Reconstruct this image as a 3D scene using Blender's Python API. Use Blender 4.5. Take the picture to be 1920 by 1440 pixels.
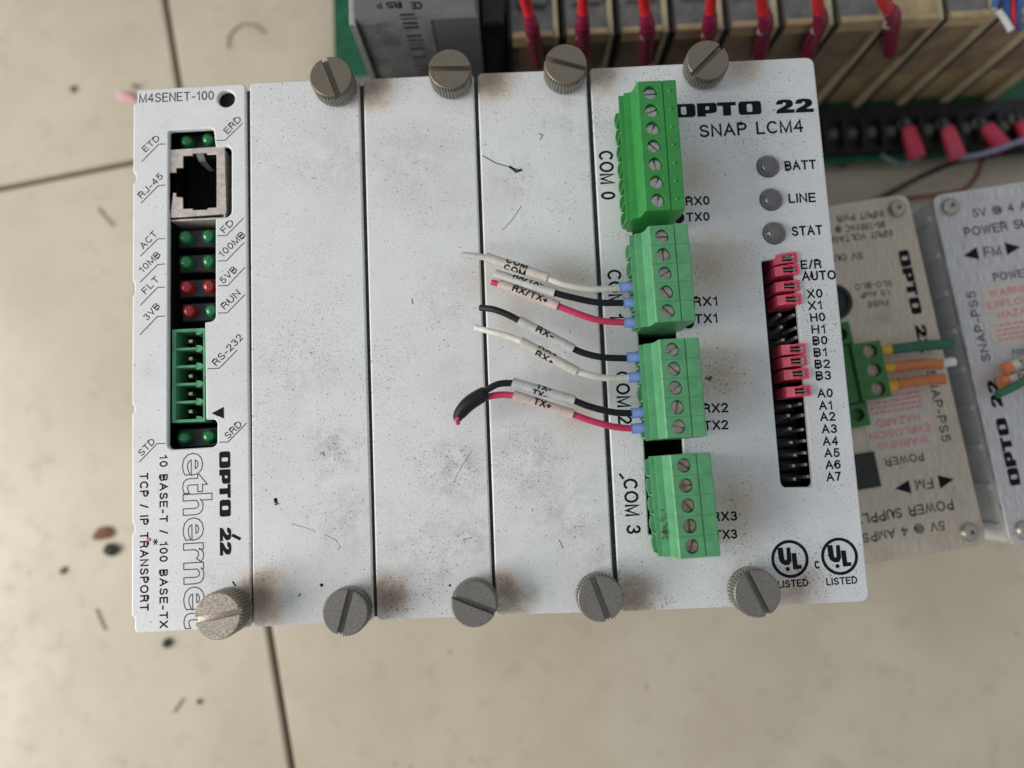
import bpy, bmesh, math, random
from mathutils import Vector, Matrix, Euler
random.seed(7)
PI = math.pi
SC = bpy.context.scene
for o in list(bpy.data.objects): bpy.data.objects.remove(o)
S = 0.1            # 1 Blender unit = 1 cm; every number below is in millimetres
HF = 90.0          # height of the white front plates above the floor

# ------------------------------------------------------------------ camera
RM = Euler((0, 0, 0)).to_matrix()
def _R(a, b, c):
    rx = Matrix.Rotation(a, 3, 'X'); ry = Matrix.Rotation(b, 3, 'Y'); rz = Matrix.Rotation(c, 3, 'Z')
    return rx @ ry @ rz
RW = _R(-0.1082, -0.0078, 0.0450)               # world -> camera
CAM = Vector((82.284, 31.253, HF + 160.474))
FOC = 1400.0
cd = bpy.data.cameras.new('camera'); cam = bpy.data.objects.new('camera', cd)
SC.collection.objects.link(cam); SC.camera = cam
cd.sensor_width = 36; cd.lens = FOC * 36 / 1920; cd.clip_start = 0.5; cd.clip_end = 3000
cam.matrix_world = Matrix.Translation(CAM * S) @ RW.transposed().to_4x4()
cd.dof.use_dof = True; cd.dof.focus_distance = 15.9; cd.dof.aperture_fstop = 0.068

def ray(px, py): return RW.transposed() @ Vector(((px - 960) / FOC, -(py - 720) / FOC, -1))
def F(px, py, z=HF):
    d = ray(px, py); t = (z - CAM.z) / d.z; return CAM + d * t
def FY(px, py, Y):
    d = ray(px, py); t = (Y - CAM.y) / d.y; return CAM + d * t
def F2(px, py, z=HF):
    p = F(px, py, z); return (p.x, p.y)

# ------------------------------------------------------------------ light
w = bpy.data.worlds.new("World"); SC.world = w; w.use_nodes = True
bg = w.node_tree.nodes['Background']; bg.inputs[0].default_value = (0.90, 0.95, 1.0, 1); bg.inputs[1].default_value = 0.40
def area(name, loc, target, sx, sy, power, col):
    l = bpy.data.lights.new(name, 'AREA'); l.shape = 'RECTANGLE'; l.size = sx * S; l.size_y = sy * S
    l.energy = power; l.color = col
    o = bpy.data.objects.new(name, l); SC.collection.objects.link(o)
    o.location = Vector(loc) * S
    o.rotation_euler = (Vector(target) - Vector(loc)).to_track_quat('-Z', 'Y').to_euler()
    return o
area('window_light', (-520, -60, 350), (70, 50, 60), 420, 380, 46000, (1.0, 0.965, 0.91))
SC.view_settings.view_transform = 'Standard'; SC.view_settings.look = 'None'
SC.view_settings.exposure = 0.0; SC.view_settings.gamma = 1
SC.render.engine = 'CYCLES'

# ------------------------------------------------------------------ materials
MATS = {}
def newmat(name):
    m = bpy.data.materials.new(name); m.use_nodes = True
    nt = m.node_tree; b = nt.nodes['Principled BSDF']; MATS[name] = m
    return m, nt, b
def N(nt, t, **kw):
    n = nt.nodes.new(t)
    for k, v in kw.items(): setattr(n, k, v)
    return n
def val(nt, sock, v):
    if hasattr(v, 'is_linked') or isinstance(v, bpy.types.NodeSocket): nt.links.new(v, sock)
    else: sock.default_value = v
def math_(nt, op, a, b=0.0, clamp=False):
    n = N(nt, 'ShaderNodeMath', operation=op, use_clamp=clamp); val(nt, n.inputs[0], a); val(nt, n.inputs[1], b); return n.outputs[0]
def pos(nt): return N(nt, 'ShaderNodeNewGeometry').outputs['Position']
def noise(nt, vec, scale, detail=3, rough=0.55):
    n = N(nt, 'ShaderNodeTexNoise'); n.inputs['Scale'].default_value = scale; n.inputs['Detail'].default_value = detail
    n.inputs['Roughness'].default_value = rough
    if vec is not None: nt.links.new(vec, n.inputs['Vector'])
    return n.outputs['Fac']
def step(nt, v, a, b, lo=0.0, hi=1.0):
    n = N(nt, 'ShaderNodeMapRange', interpolation_type='SMOOTHSTEP'); val(nt, n.inputs[0], v)
    n.inputs[1].default_value = a; n.inputs[2].default_value = b; n.inputs[3].default_value = lo; n.inputs[4].default_value = hi
    return n.outputs[0]
def mix(nt, f, a, b):
    n = N(nt, 'ShaderNodeMix', data_type='RGBA'); val(nt, n.inputs[0], f)
    for i, c in ((6, a), (7, b)):
        if isinstance(c, tuple): n.inputs[i].default_value = (*c[:3], 1)
        else: nt.links.new(c, n.inputs[i])
    return n.outputs[2]
def bump(nt, b, h, strength=0.2, dist=0.01):
    n = N(nt, 'ShaderNodeBump'); n.inputs['Strength'].default_value = strength; n.inputs['Distance'].default_value = dist
    nt.links.new(h, n.inputs['Height']); nt.links.new(n.outputs[0], b.inputs['Normal'])
def simple(name, col, rough=0.5, metal=0.0, var=0.15, scale=6.0, grime=None, gamt=0.0, bmp=0.0, bscale=40, obj=False, **kw):
    m, nt, b = newmat(name)
    p = N(nt, 'ShaderNodeTexCoord').outputs['Object'] if obj else pos(nt)
    f = noise(nt, p, scale, 4)
    lo = tuple(c * (1 - var) for c in col); hi = tuple(min(1, c * (1 + var)) for c in col)
    c = mix(nt, step(nt, f, .3, .7), lo, hi)
    if grime:
        g = step(nt, noise(nt, p, scale * 2.3, 6, .7), .5, .72)
        c = mix(nt, math_(nt, 'MULTIPLY', g, gamt), c, grime)
    nt.links.new(c, b.inputs['Base Color'])
    nt.links.new(step(nt, noise(nt, p, scale * 3, 3), .3, .7, max(.02, rough - .08), min(1, rough + .1)), b.inputs['Roughness'])
    b.inputs['Metallic'].default_value = metal
    if bmp: bump(nt, b, noise(nt, p, bscale, 3), bmp, 0.01)
    for k, v in kw.items(): b.inputs[k.replace('_', ' ')].default_value = v
    return m

# stains: brown dust that gathered beside screws and terminals (positions on the plates, radius in mm, amount)
STAIN = [(702,158,8,.75),(920,146,8,.65),(1128,140,7,.6),(1392,118,8,.55),(492,1120,8,.8),(728,1120,7,.8),(950,1112,7,.85),
         (1190,1128,8,.75),(1498,1112,8,.55),(1305,330,10,.42),(1335,500,12,.5),(1350,700,12,.5),(1378,950,12,.5),
         (1070,520,9,.42),(1085,770,8,.4),(905,520,9,.28),(960,590,8,.3),(1120,1000,7,.15)]
# broad grey handling smudges on the paint
SMUDGE = [(622,850,11,.5),(650,975,12,.4),(560,700,14,.25),(630,300,13,.3),(855,885,12,.5),(800,1050,15,.4),(880,1010,10,.45),(845,560,9,.3),(770,300,16,.25),
          (960,330,8,.25),(1000,860,14,.4),(1060,960,14,.4),(1130,1060,9,.3),(1020,650,12,.3),(1070,230,12,.25),(1440,700,14,.2),(1390,1050,10,.3),(400,1085,8,.3),(285,690,5,.25),(560,1090,10,.25)]
def plate_mat(name, base, dens, seed):
    m, nt, b = newmat(name)
    p = pos(nt)
    mp = N(nt, 'ShaderNodeMapping'); mp.inputs['Location'].default_value = (seed * 3.1, seed * 1.7, seed); nt.links.new(p, mp.inputs[0]); q = mp.outputs[0]
    big = noise(nt, q, .35, 3); mid = noise(nt, q, 1.5, 5, .65); fine = noise(nt, q, 15, 2, .5); fine2 = noise(nt, q, 34, 2, .5)
    c = mix(nt, step(nt, mid, .35, .7), tuple(x * 1.0 for x in base), tuple(x * .93 for x in base))
    c = mix(nt, step(nt, big, .45, .75, 0, .30), c, (base[0] * .78, base[1] * .76, base[2] * .74))
    # stains
    acc = None
    for (sx, sy, r, a) in STAIN:
        P = F(sx, sy)
        d = N(nt, 'ShaderNodeVectorMath', operation='DISTANCE'); nt.links.new(p, d.inputs[0]); d.inputs[1].default_value = (P.x * S, P.y * S, HF * S)
        dd = math_(nt, 'ADD', d.outputs['Value'], math_(nt, 'MULTIPLY', math_(nt, 'SUBTRACT', mid, .5), 1.1))
        s = step(nt, dd, -0.05, r * S * 1.25, min(1, a * 1.05), 0)
        acc = s if acc is None else math_(nt, 'MAXIMUM', acc, s)
    sm_ = None; mid2 = noise(nt, q, 2.6, 5, .7)
    for (sx, sy, r, a) in SMUDGE:
        P = F(sx, sy); d = N(nt, 'ShaderNodeVectorMath', operation='DISTANCE'); nt.links.new(p, d.inputs[0]); d.inputs[1].default_value = (P.x * S, P.y * S, HF * S)
        v = step(nt, d.outputs['Value'], 0.0, r * S, a, 0); sm_ = v if sm_ is None else math_(nt, 'MAXIMUM', sm_, v)
    sm_ = math_(nt, 'MULTIPLY', sm_, step(nt, mid2, .36, .66))
    c = mix(nt, sm_, c, (.36, .355, .35))
    c = mix(nt, step(nt, acc, .0, .62, 0, .62), c, (.58, .43, .26))
    c = mix(nt, step(nt, acc, .32, .95, 0, .80), c, (.22, .145, .09))
    # speckle of soot, denser where dust lies
    den = math_(nt, 'ADD', math_(nt, 'ADD', step(nt, noise(nt, q, .5, 3), .40, .68, 0, .055 * dens), math_(nt, 'MULTIPLY', acc, .06)), math_(nt, 'MULTIPLY', sm_, .11))
    sp = step(nt, math_(nt, 'ADD', fine, den), .69, .73)
    sp2 = step(nt, math_(nt, 'ADD', fine2, math_(nt, 'ADD', den, .012 * dens)), .65, .71)
    c = mix(nt, math_(nt, 'MULTIPLY', sp, .62), c, (.10, .09, .085))
    c = mix(nt, math_(nt, 'MULTIPLY', sp2, .55), c, (.13, .12, .11))
    c = mix(nt, step(nt, noise(nt, q, .85, 6, .75), .56, .74, 0, .30 * min(1, dens + .2)), c, (.44, .43, .425))
    # fine scratches / smears
    st = N(nt, 'ShaderNodeMapping'); st.inputs['Scale'].default_value = (7, .9, 1); st.inputs['Rotation'].default_value = (0, 0, .5); nt.links.new(q, st.inputs[0])
    sc_ = step(nt, noise(nt, st.outputs[0], 1.6, 5, .7), .62, .74, 0, .22)
    c = mix(nt, sc_, c, (.40, .38, .36))
    nt.links.new(c, b.inputs['Base Color'])
    nt.links.new(step(nt, mid, .3, .7, .42, .62), b.inputs['Roughness'])
    bump(nt, b, noise(nt, q, 20, 3), .28, .012)
    return m
M_eth = plate_mat('painted_plate_clean', (.80, .81, .815), .25, 1)
M_bl1 = plate_mat('painted_plate_dusty', (.79, .80, .805), .9, 2)
M_prc = plate_mat('painted_plate_speckled', (.78, .795, .81), 1.15, 5)
M_edge = simple('grey_metal_body', (.16, .165, .17), .5, .6)
M_seam = simple('seam_strip', (.085, .085, .08), .6, .3, .3, 8)
M_black = simple('black_plastic', (.012, .012, .015), .45)
M_void = simple('dark_cavity', (.004, .004, .004), .9)
M_ink = simple('black_print', (.008, .008, .012), .75, 0, .4, 9, Specular_IOR_Level=.2)
M_inkg = simple('grey_outline_print', (.025, .032, .045), .5)
M_inkr = simple('red_print', (.72, .17, .17), .6)
M_green = simple('green_terminal_plastic', (.095, .33, .15), .42, 0, .10, 3, (.06, .13, .07), .35, .06, 60)
M_green0 = simple('bright_green_terminal_plastic', (.035, .26, .055), .36, 0, .08, 3, (.03, .12, .04), .25, .05, 60)
M_greenh = simple('green_header_plastic', (.11, .36, .19), .4, 0, .12, 4, (.03, .08, .05), .4)
M_greend = simple('dark_green_terminal_plastic', (.03, .17, .035), .45)
M_pink = simple('pink_jumper_plastic', (.76, .085, .15), .42, 0, .10, 5, (.2, .05, .06), .3)
M_steel = simple('screw_steel', (.50, .46, .42), .38, .85, .2, 14, (.18, .10, .06), .6, .2, 50)
M_steelw = simple('bright_screw_steel', (.62, .60, .57), .3, .9, .15, 14, (.2, .12, .07), .3)
M_rust = simple('rusty_screw_steel', (.42, .33, .28), .45, .6, .3, 14, (.13, .05, .03), .7, .2, 50)
M_tin = simple('tinned_shield', (.74, .66, .60), .36, .5, .15, 7, (.30, .24, .20), .5, .15, 30)
M_pin2 = simple('dull_pin', (.40, .39, .37), .38, .35)
M_pin = simple('tin_pin', (.62, .60, .58), .3, .9)
def thumb_mat(name, a, b_):
    m, nt, b = newmat(name); p = pos(nt)
    f = noise(nt, p, 48, 3, .6)
    c = mix(nt, step(nt, f, .40, .62), b_, a)
    c = mix(nt, step(nt, noise(nt, p, 4, 4), .5, .8, 0, .5), c, tuple(x * .75 for x in a))
    nt.links.new(c, b.inputs['Base Color']); b.inputs['Metallic'].default_value = .55; b.inputs['Roughness'].default_value = .42
    bump(nt, b, f, .35, .01); return m
M_th1 = thumb_mat('nickel_thumbscrew', (.27, .23, .175), (.18, .155, .12))
M_th2 = thumb_mat('speckled_thumbscrew', (.66, .57, .47), (.26, .23, .21))
M_th3 = thumb_mat('grey_thumbscrew', (.30, .28, .25), (.17, .16, .15))
M_thk = simple('knurled_edge', (.30, .29, .26), .34, .7, .25, 20, (.04, .04, .04), .6)
M_white = simple('white_insulation', (.70, .67, .60), .45, 0, .08, 8, (.30, .27, .22), .4)
M_blk = simple('black_insulation', (.008, .009, .013), .5, 0, .3, 10, (.03, .03, .03), .4, Specular_IOR_Level=.3)
M_red = simple('red_insulation', (.60, .035, .11), .38, 0, .08, 8)
M_ferr = simple('blue_ferrule', (.22, .34, .72), .42, 0, .06, 8)
M_mark = simple('grey_marker_sleeve', (.50, .50, .49), .38, 0, .08, 6, (.22, .18, .15), .5)
M_markp = simple('pinkish_marker_sleeve', (.55, .44, .405), .38, 0, .08, 6, (.25, .18, .15), .5)
M_marky = simple('cream_marker_sleeve', (.55, .515, .455), .38, 0, .08, 6, (.28, .23, .17), .5)
M_ledg = simple('green_led_lens', (.012, .20, .06), .1, 0, .05, 5, Coat_Weight=.6)
M_ledr = simple('red_led_lens', (.36, .018, .025), .1, 0, .05, 5, Coat_Weight=.5)
M_leds = simple('smoked_led_lens', (.13, .12, .13), .14, 0, .08, 12, (.3, .28, .25), .3, Coat_Weight=.4)
M_housed = simple('led_holder_plastic', (.028, .028, .034), .38)
M_pcb = simple('green_circuit_board', (.008, .10, .045), .4, 0, .25, 3)
M_tan = simple('tan_relay_plastic', (.58, .43, .24), .42, 0, .16, 1.5, (.20, .14, .08), .4)
M_tan2 = simple('brown_relay_plastic', (.32, .235, .15), .42, 0, .22, 1.5)
M_ridge = simple('pale_relay_flange', (.50, .43, .27), .42, 0, .16, 2)
M_greyp = simple('grey_relay_cap', (.19, .185, .18), .32, 0, .2, 3)
M_dgrey = simple('dark_grey_housing', (.15, .155, .16), .48, 0, .12, 1)
M_lab = simple('dirty_grey_label', (.27, .26, .26), .5, 0, .3, 1.2, (.09, .085, .08), .6)
M_labd = simple('dark_label_print', (.035, .035, .04), .6)
M_pvcred = simple('bright_red_wire', (.70, .03, .035), .3, 0, .05, 5)
M_maroon = simple('maroon_sleeve', (.25, .015, .06), .28, 0, .12, 5, Coat_Weight=.4)
M_forkred = simple('pinkish_red_sleeve', (.72, .06, .12), .45, 0, .1, 5)
M_orange = simple('orange_insulation', (.62, .20, .07), .5, 0, .08, 5)
M_teal = simple('green_insulation', (.025, .14, .075), .5, 0, .1, 5)
M_yel = simple('yellow_ferrule', (.70, .40, .03), .45)
M_pvcw = simple('white_plastic', (.66, .66, .65), .45, 0, .06, 2, (.38, .34, .28), .3)
M_lilac = simple('lilac_wire', (.33, .31, .48), .5)
M_bluew = simple('blue_wire', (.03, .12, .40), .5)
M_sticker = simple('clear_white_sticker', (.60, .54, .48), .35, 0, .05, 4)
M_debris = simple('dark_debris', (.05, .045, .04), .9, 0, .5, 12, bmp=.8)
M_debrisb = simple('brown_debris', (.20, .10, .06), .9, 0, .5, 12, bmp=.8)
M_pinkd = simple('pink_scrap', (.75, .40, .45), .7)
def brushed(name, A, B, st):
    m, nt, b = newmat(name); tc = N(nt, 'ShaderNodeTexCoord').outputs['Object']
    mp = N(nt, 'ShaderNodeMapping'); mp.inputs['Scale'].default_value = (22, .8, 1); nt.links.new(tc, mp.inputs[0])
    f = noise(nt, mp.outputs[0], 3.0, 5, .7)
    c = mix(nt, step(nt, f, .3, .7), A, B)
    c = mix(nt, step(nt, noise(nt, tc, .9, 4), .52, .8, 0, st), c, (.30, .23, .16))
    nt.links.new(c, b.inputs['Base Color']); b.inputs['Metallic'].default_value = .42
    nt.links.new(step(nt, f, .3, .7, .36, .55), b.inputs['Roughness']); bump(nt, b, f, .12, .01); return m
M_alu = brushed('brushed_aluminium', (.36, .355, .36), (.80, .79, .80), .25); M_aluw = brushed('warm_reflection_aluminium', (.42, .36, .29), (.74, .65, .53), .5)  # second metal's warm tint paints in a reflection of beige surroundings
def tile_mat():
    m, nt, b = newmat('beige_floor_tile'); p = pos(nt)
    a = noise(nt, p, .22, 5, .6); c2 = noise(nt, p, 1.1, 6, .7); c3 = noise(nt, p, 5, 4, .6)
    c = mix(nt, step(nt, a, .3, .7), (.54, .47, .36), (.62, .55, .43))
    c = mix(nt, step(nt, c2, .50, .80, 0, .45), c, (.33, .27, .19))
    c = mix(nt, step(nt, c3, .68, .80, 0, .35), c, (.25, .17, .11))
    vo = N(nt, 'ShaderNodeTexVoronoi'); vo.inputs['Scale'].default_value = .75; nt.links.new(p, vo.inputs['Vector'])
    c = mix(nt, step(nt, vo.outputs['Distance'], .02, .07, .55, 0), c, (.17, .12, .09))
    nt.links.new(c, b.inputs['Base Color']); nt.links.new(step(nt, c2, .3, .7, .30, .55), b.inputs['Roughness'])
    bump(nt, b, a, .05, .05); return m
M_tile = tile_mat()
M_grout = simple('black_grout', (.025, .02, .016), .9, 0, .4, 3, bmp=.6, bscale=10)

# ------------------------------------------------------------------ geometry helpers
COL = SC.collection
def base(o):
    v = Vector((0, 0, 0))
    while o is not None: v = v + o.location; o = o.parent
    return v / S
def thing(name, label, cat, loc=(0, 0, 0), rz=0, group=None, kind=None):
    o = bpy.data.objects.new(name, None); COL.objects.link(o); o.empty_display_size = .3
    o.location = Vector(loc) * S; o.rotation_euler = (0, 0, rz)
    tag(o, label, cat, group, kind); return o
def tag(o, label=None, cat=None, group=None, kind=None):
    if label: o['label'] = label
    if cat: o['category'] = cat
    if group: o['group'] = group
    if kind: o['kind'] = kind
    return o
def link(name, me, m, parent=None, loc=None, smooth=35):
    o = bpy.data.objects.new(name, me); COL.objects.link(o)
    if m and not me.materials: me.materials.append(m)
    if parent: o.parent = parent
    if loc is not None: o.location = Vector(loc) * S
    if smooth and me.polygons:
        me.polygons.foreach_set('use_smooth', [True] * len(me.polygons)); me.set_sharp_from_angle(angle=math.radians(smooth))
    return o
class MB:
    def __init__(s): s.v = []; s.f = []
    def add(s, vs, fs):
        n = len(s.v); s.v += [tuple(v) for v in vs]; s.f += [tuple(i + n for i in f) for f in fs]; return s
    def box(s, a, b, rz=0, bev=0):
        x0, y0, z0 = a; x1, y1, z1 = b
        if bev:
            t = bev
            lv = [(z0, 0), (z1 - t, 0), (z1, t)]; vs = []; fs = []
            for z, i in lv: vs += [(x0 + i, y0 + i, z), (x1 - i, y0 + i, z), (x1 - i, y1 - i, z), (x0 + i, y1 - i, z)]
            for k in (0, 4):
                for j in range(4): fs.append((k + j, k + (j + 1) % 4, k + 4 + (j + 1) % 4, k + 4 + j))
            fs += [(3, 2, 1, 0), (8, 9, 10, 11)]
        else:
            vs = [(x0, y0, z0), (x1, y0, z0), (x1, y1, z0), (x0, y1, z0), (x0, y0, z1), (x1, y0, z1), (x1, y1, z1), (x0, y1, z1)]
            fs = [(3, 2, 1, 0), (4, 5, 6, 7), (0, 1, 5, 4), (1, 2, 6, 5), (2, 3, 7, 6), (3, 0, 4, 7)]
        if rz:
            cx, cy = (x0 + x1) / 2, (y0 + y1) / 2; c, q = math.cos(rz), math.sin(rz)
            vs = [(cx + (x - cx) * c - (y - cy) * q, cy + (x - cx) * q + (y - cy) * c, z) for x, y, z in vs]
        return s.add(vs, fs)
    def lathe(s, cx, cy, prof, n=32, cap=True):
        vs = []; fs = []
        for (r, z) in prof:
            for i in range(n): a = 2 * PI * i / n; vs.append((cx + r * math.cos(a), cy + r * math.sin(a), z))
        for k in range(len(prof) - 1):
            for i in range(n): j = (i + 1) % n; fs.append((k * n + i, k * n + j, (k + 1) * n + j, (k + 1) * n + i))
        if cap: fs.append(tuple(range(n))[::-1]); fs.append(tuple((len(prof) - 1) * n + i for i in range(n)))
        return s.add(vs, fs)
    def prism(s, pts, z0, z1):                      # polygon in XY
        n = len(pts)
        return s.add([(x, y, z0) for x, y in pts] + [(x, y, z1) for x, y in pts],
                     [tuple(range(n))[::-1], tuple(range(n, 2 * n))] + [(i, (i + 1) % n, n + (i + 1) % n, n + i) for i in range(n)])
    def prismy(s, pts, y0, y1):                     # polygon in XZ extruded along Y
        n = len(pts)
        return s.add([(x, y0, z) for x, z in pts] + [(x, y1, z) for x, z in pts],
                     [tuple(range(n)), tuple(range(n, 2 * n))[::-1]] + [(i, n + i, n + (i + 1) % n, (i + 1) % n) for i in range(n)])
    def mesh(s, off=(0, 0, 0)):
        me = bpy.data.meshes.new('m')
        me.from_pydata([((x - off[0]) * S, (y - off[1]) * S, (z - off[2]) * S) for x, y, z in s.v], [], s.f)
        bm = bmesh.new(); bm.from_mesh(me); bmesh.ops.recalc_face_normals(bm, faces=bm.faces); bm.to_mesh(me); bm.free()
        me.update(); return me
    def build(s, name, m, parent=None, smooth=35, local=False):
        off = (0, 0, 0) if (local or parent is None) else base(parent)
        return link(name, s.mesh(off), m, parent, smooth=smooth)

def catmull(P, k=8):
    P = [Vector(p) for p in P]
    if len(P) < 3: return P
    Q = [P[0] * 2 - P[1]] + P + [P[-1] * 2 - P[-2]]; out = []
    for i in range(1, len(Q) - 2):
        p0, p1, p2, p3 = Q[i - 1:i + 3]
        for j in range(k):
            t = j / k
            out.append(.5 * ((2 * p1) + (p2 - p0) * t + (2 * p0 - 5 * p1 + 4 * p2 - p3) * t * t + (3 * p1 - p0 - 3 * p2 + p3) * t ** 3))
    out.append(P[-1]); return out
def sweep(mb, P, r, n=14, k=8, smooth=True, caps=True, rr=None):
    pts = catmull(P, k) if smooth else [Vector(p) for p in P]
    m = len(pts); up = Vector((0, 0, 1)); vs = []; fs = []
    for i, p in enumerate(pts):
        t = (pts[min(i + 1, m - 1)] - pts[max(i - 1, 0)]).normalized()
        if abs(t.z) > .95: up = Vector((1, 0, 0))
        sd = t.cross(up).normalized(); u2 = sd.cross(t).normalized(); up = u2 if abs(t.z) > .5 else Vector((0, 0, 1))
        R_ = r if rr is None else rr(i / (m - 1))
        for j in range(n):
            a = 2 * PI * j / n; vs.append(p + sd * (math.cos(a) * R_) + u2 * (math.sin(a) * R_))
    for i in range(m - 1):
        for j in range(n): q = (j + 1) % n; fs.append((i * n + j, i * n + q, (i + 1) * n + q, (i + 1) * n + j))
    if caps: fs += [tuple(range(n))[::-1], tuple((m - 1) * n + j for j in range(n))]
    mb.add(vs, fs); return mb

def rnd(pts, r=1.0, n=5):
    """round polygon corners; pts (x,y) or (x,y,r)"""
    out = []; m = len(pts)
    for i in range(m):
        p = Vector(pts[i][:2]); a = Vector(pts[i - 1][:2]); b = Vector(pts[(i + 1) % m][:2])
        R_ = pts[i][2] if len(pts[i]) > 2 else r
        if R_ <= 0: out.append(tuple(p)); continue
        da, db = (a - p), (b - p); R_ = min(R_, da.length * .45, db.length * .45)
        s0 = p + da.normalized() * R_; s1 = p + db.normalized() * R_
        for k in range(n + 1):
            t = k / n; q = s0 * (1 - t) ** 2 + p * 2 * t * (1 - t) + s1 * t * t; out.append((q.x, q.y))
    return out
def curve_mesh(splines, ext, bev, ztop, res=2, off=(0, 0)):
    cu = bpy.data.curves.new('c', 'CURVE'); cu.dimensions = '2D'; cu.fill_mode = 'BOTH'
    cu.extrude = max(0, ext / 2 - bev) * S; cu.bevel_depth = bev * S; cu.bevel_resolution = res; cu.offset = -bev * S
    for sp in splines:
        s_ = cu.splines.new('POLY'); s_.points.add(len(sp) - 1); s_.use_cyclic_u = True
        for p, q in zip(s_.points, sp): p.co = ((q[0] - off[0]) * S, (q[1] - off[1]) * S, 0, 1)
    return eval_curve(cu, ztop - ext / 2)
def eval_curve(cu, dz=0):
    ob = bpy.data.objects.new('tmp', cu); COL.objects.link(ob)
    dg = bpy.context.evaluated_depsgraph_get(); me = bpy.data.meshes.new_from_object(ob.evaluated_get(dg))
    bpy.data.objects.remove(ob)
    if dz: me.transform(Matrix.Translation((0, 0, dz * S)))
    return me
def plate(name, splines, ztop, ext, bev, m, parent, smooth=30, local=False):
    b = (0, 0, 0) if local else base(parent)
    me = curve_mesh(splines, ext, bev, ztop - b[2], off=(b[0], b[1]))
    me.materials.clear(); return link(name, me, m, parent, smooth=smooth)
def circ(cx, cy, r, n=32): return [(cx + r * math.cos(2 * PI * i / n), cy + r * math.sin(2 * PI * i / n)) for i in range(n)]
def boolean(o, cutter_mb, off=(0, 0, 0)):
    c = bpy.data.objects.new('cut', cutter_mb.mesh(off)); COL.objects.link(c)
    c.matrix_world = Matrix.Identity(4)
    t = bpy.data.objects.new('tgt', o.data); COL.objects.link(t)
    md = t.modifiers.new('b', 'BOOLEAN'); md.operation = 'DIFFERENCE'; md.object = c; md.solver = 'EXACT'; md.use_self = True
    dg = bpy.context.evaluated_depsgraph_get(); me = bpy.data.meshes.new_from_object(t.evaluated_get(dg))
    m = o.data.materials[0]; o.data = me; me.materials.clear(); me.materials.append(m)
    bpy.data.objects.remove(t); bpy.data.objects.remove(c)
    me.polygons.foreach_set('use_smooth', [True] * len(me.polygons)); me.set_sharp_from_angle(angle=math.radians(30))

# ---- lettering
_TC = {}
def text_mesh(s, weight=0.0, outline=0.0, space=1.0):
    key = (s, weight, outline, space)
    if key not in _TC:
        cu = bpy.data.curves.new('t', 'FONT'); cu.body = s; cu.size = 1; cu.space_character = space; cu.resolution_u = 3
        if outline: cu.fill_mode = 'NONE'; cu.bevel_depth = outline; cu.bevel_resolution = 0; cu.offset = weight
        else: cu.offset = weight; cu.extrude = 0.004
        me = eval_curve(cu); _TC[key] = ([tuple(v.co) for v in me.vertices], [tuple(p.vertices) for p in me.polygons])
    return _TC[key]
CAPH = max(v[1] for v in text_mesh('H')[0])
def _arc(cx, cy, rx, ry, a0, a1, n=None):
    n = n or max(4, int(abs(a1 - a0) / 22)); return [(cx + rx * math.cos(math.radians(a0 + (a1 - a0) * i / n)), cy + ry * math.sin(math.radians(a0 + (a1 - a0) * i / n))) for i in range(n + 1)]
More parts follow.
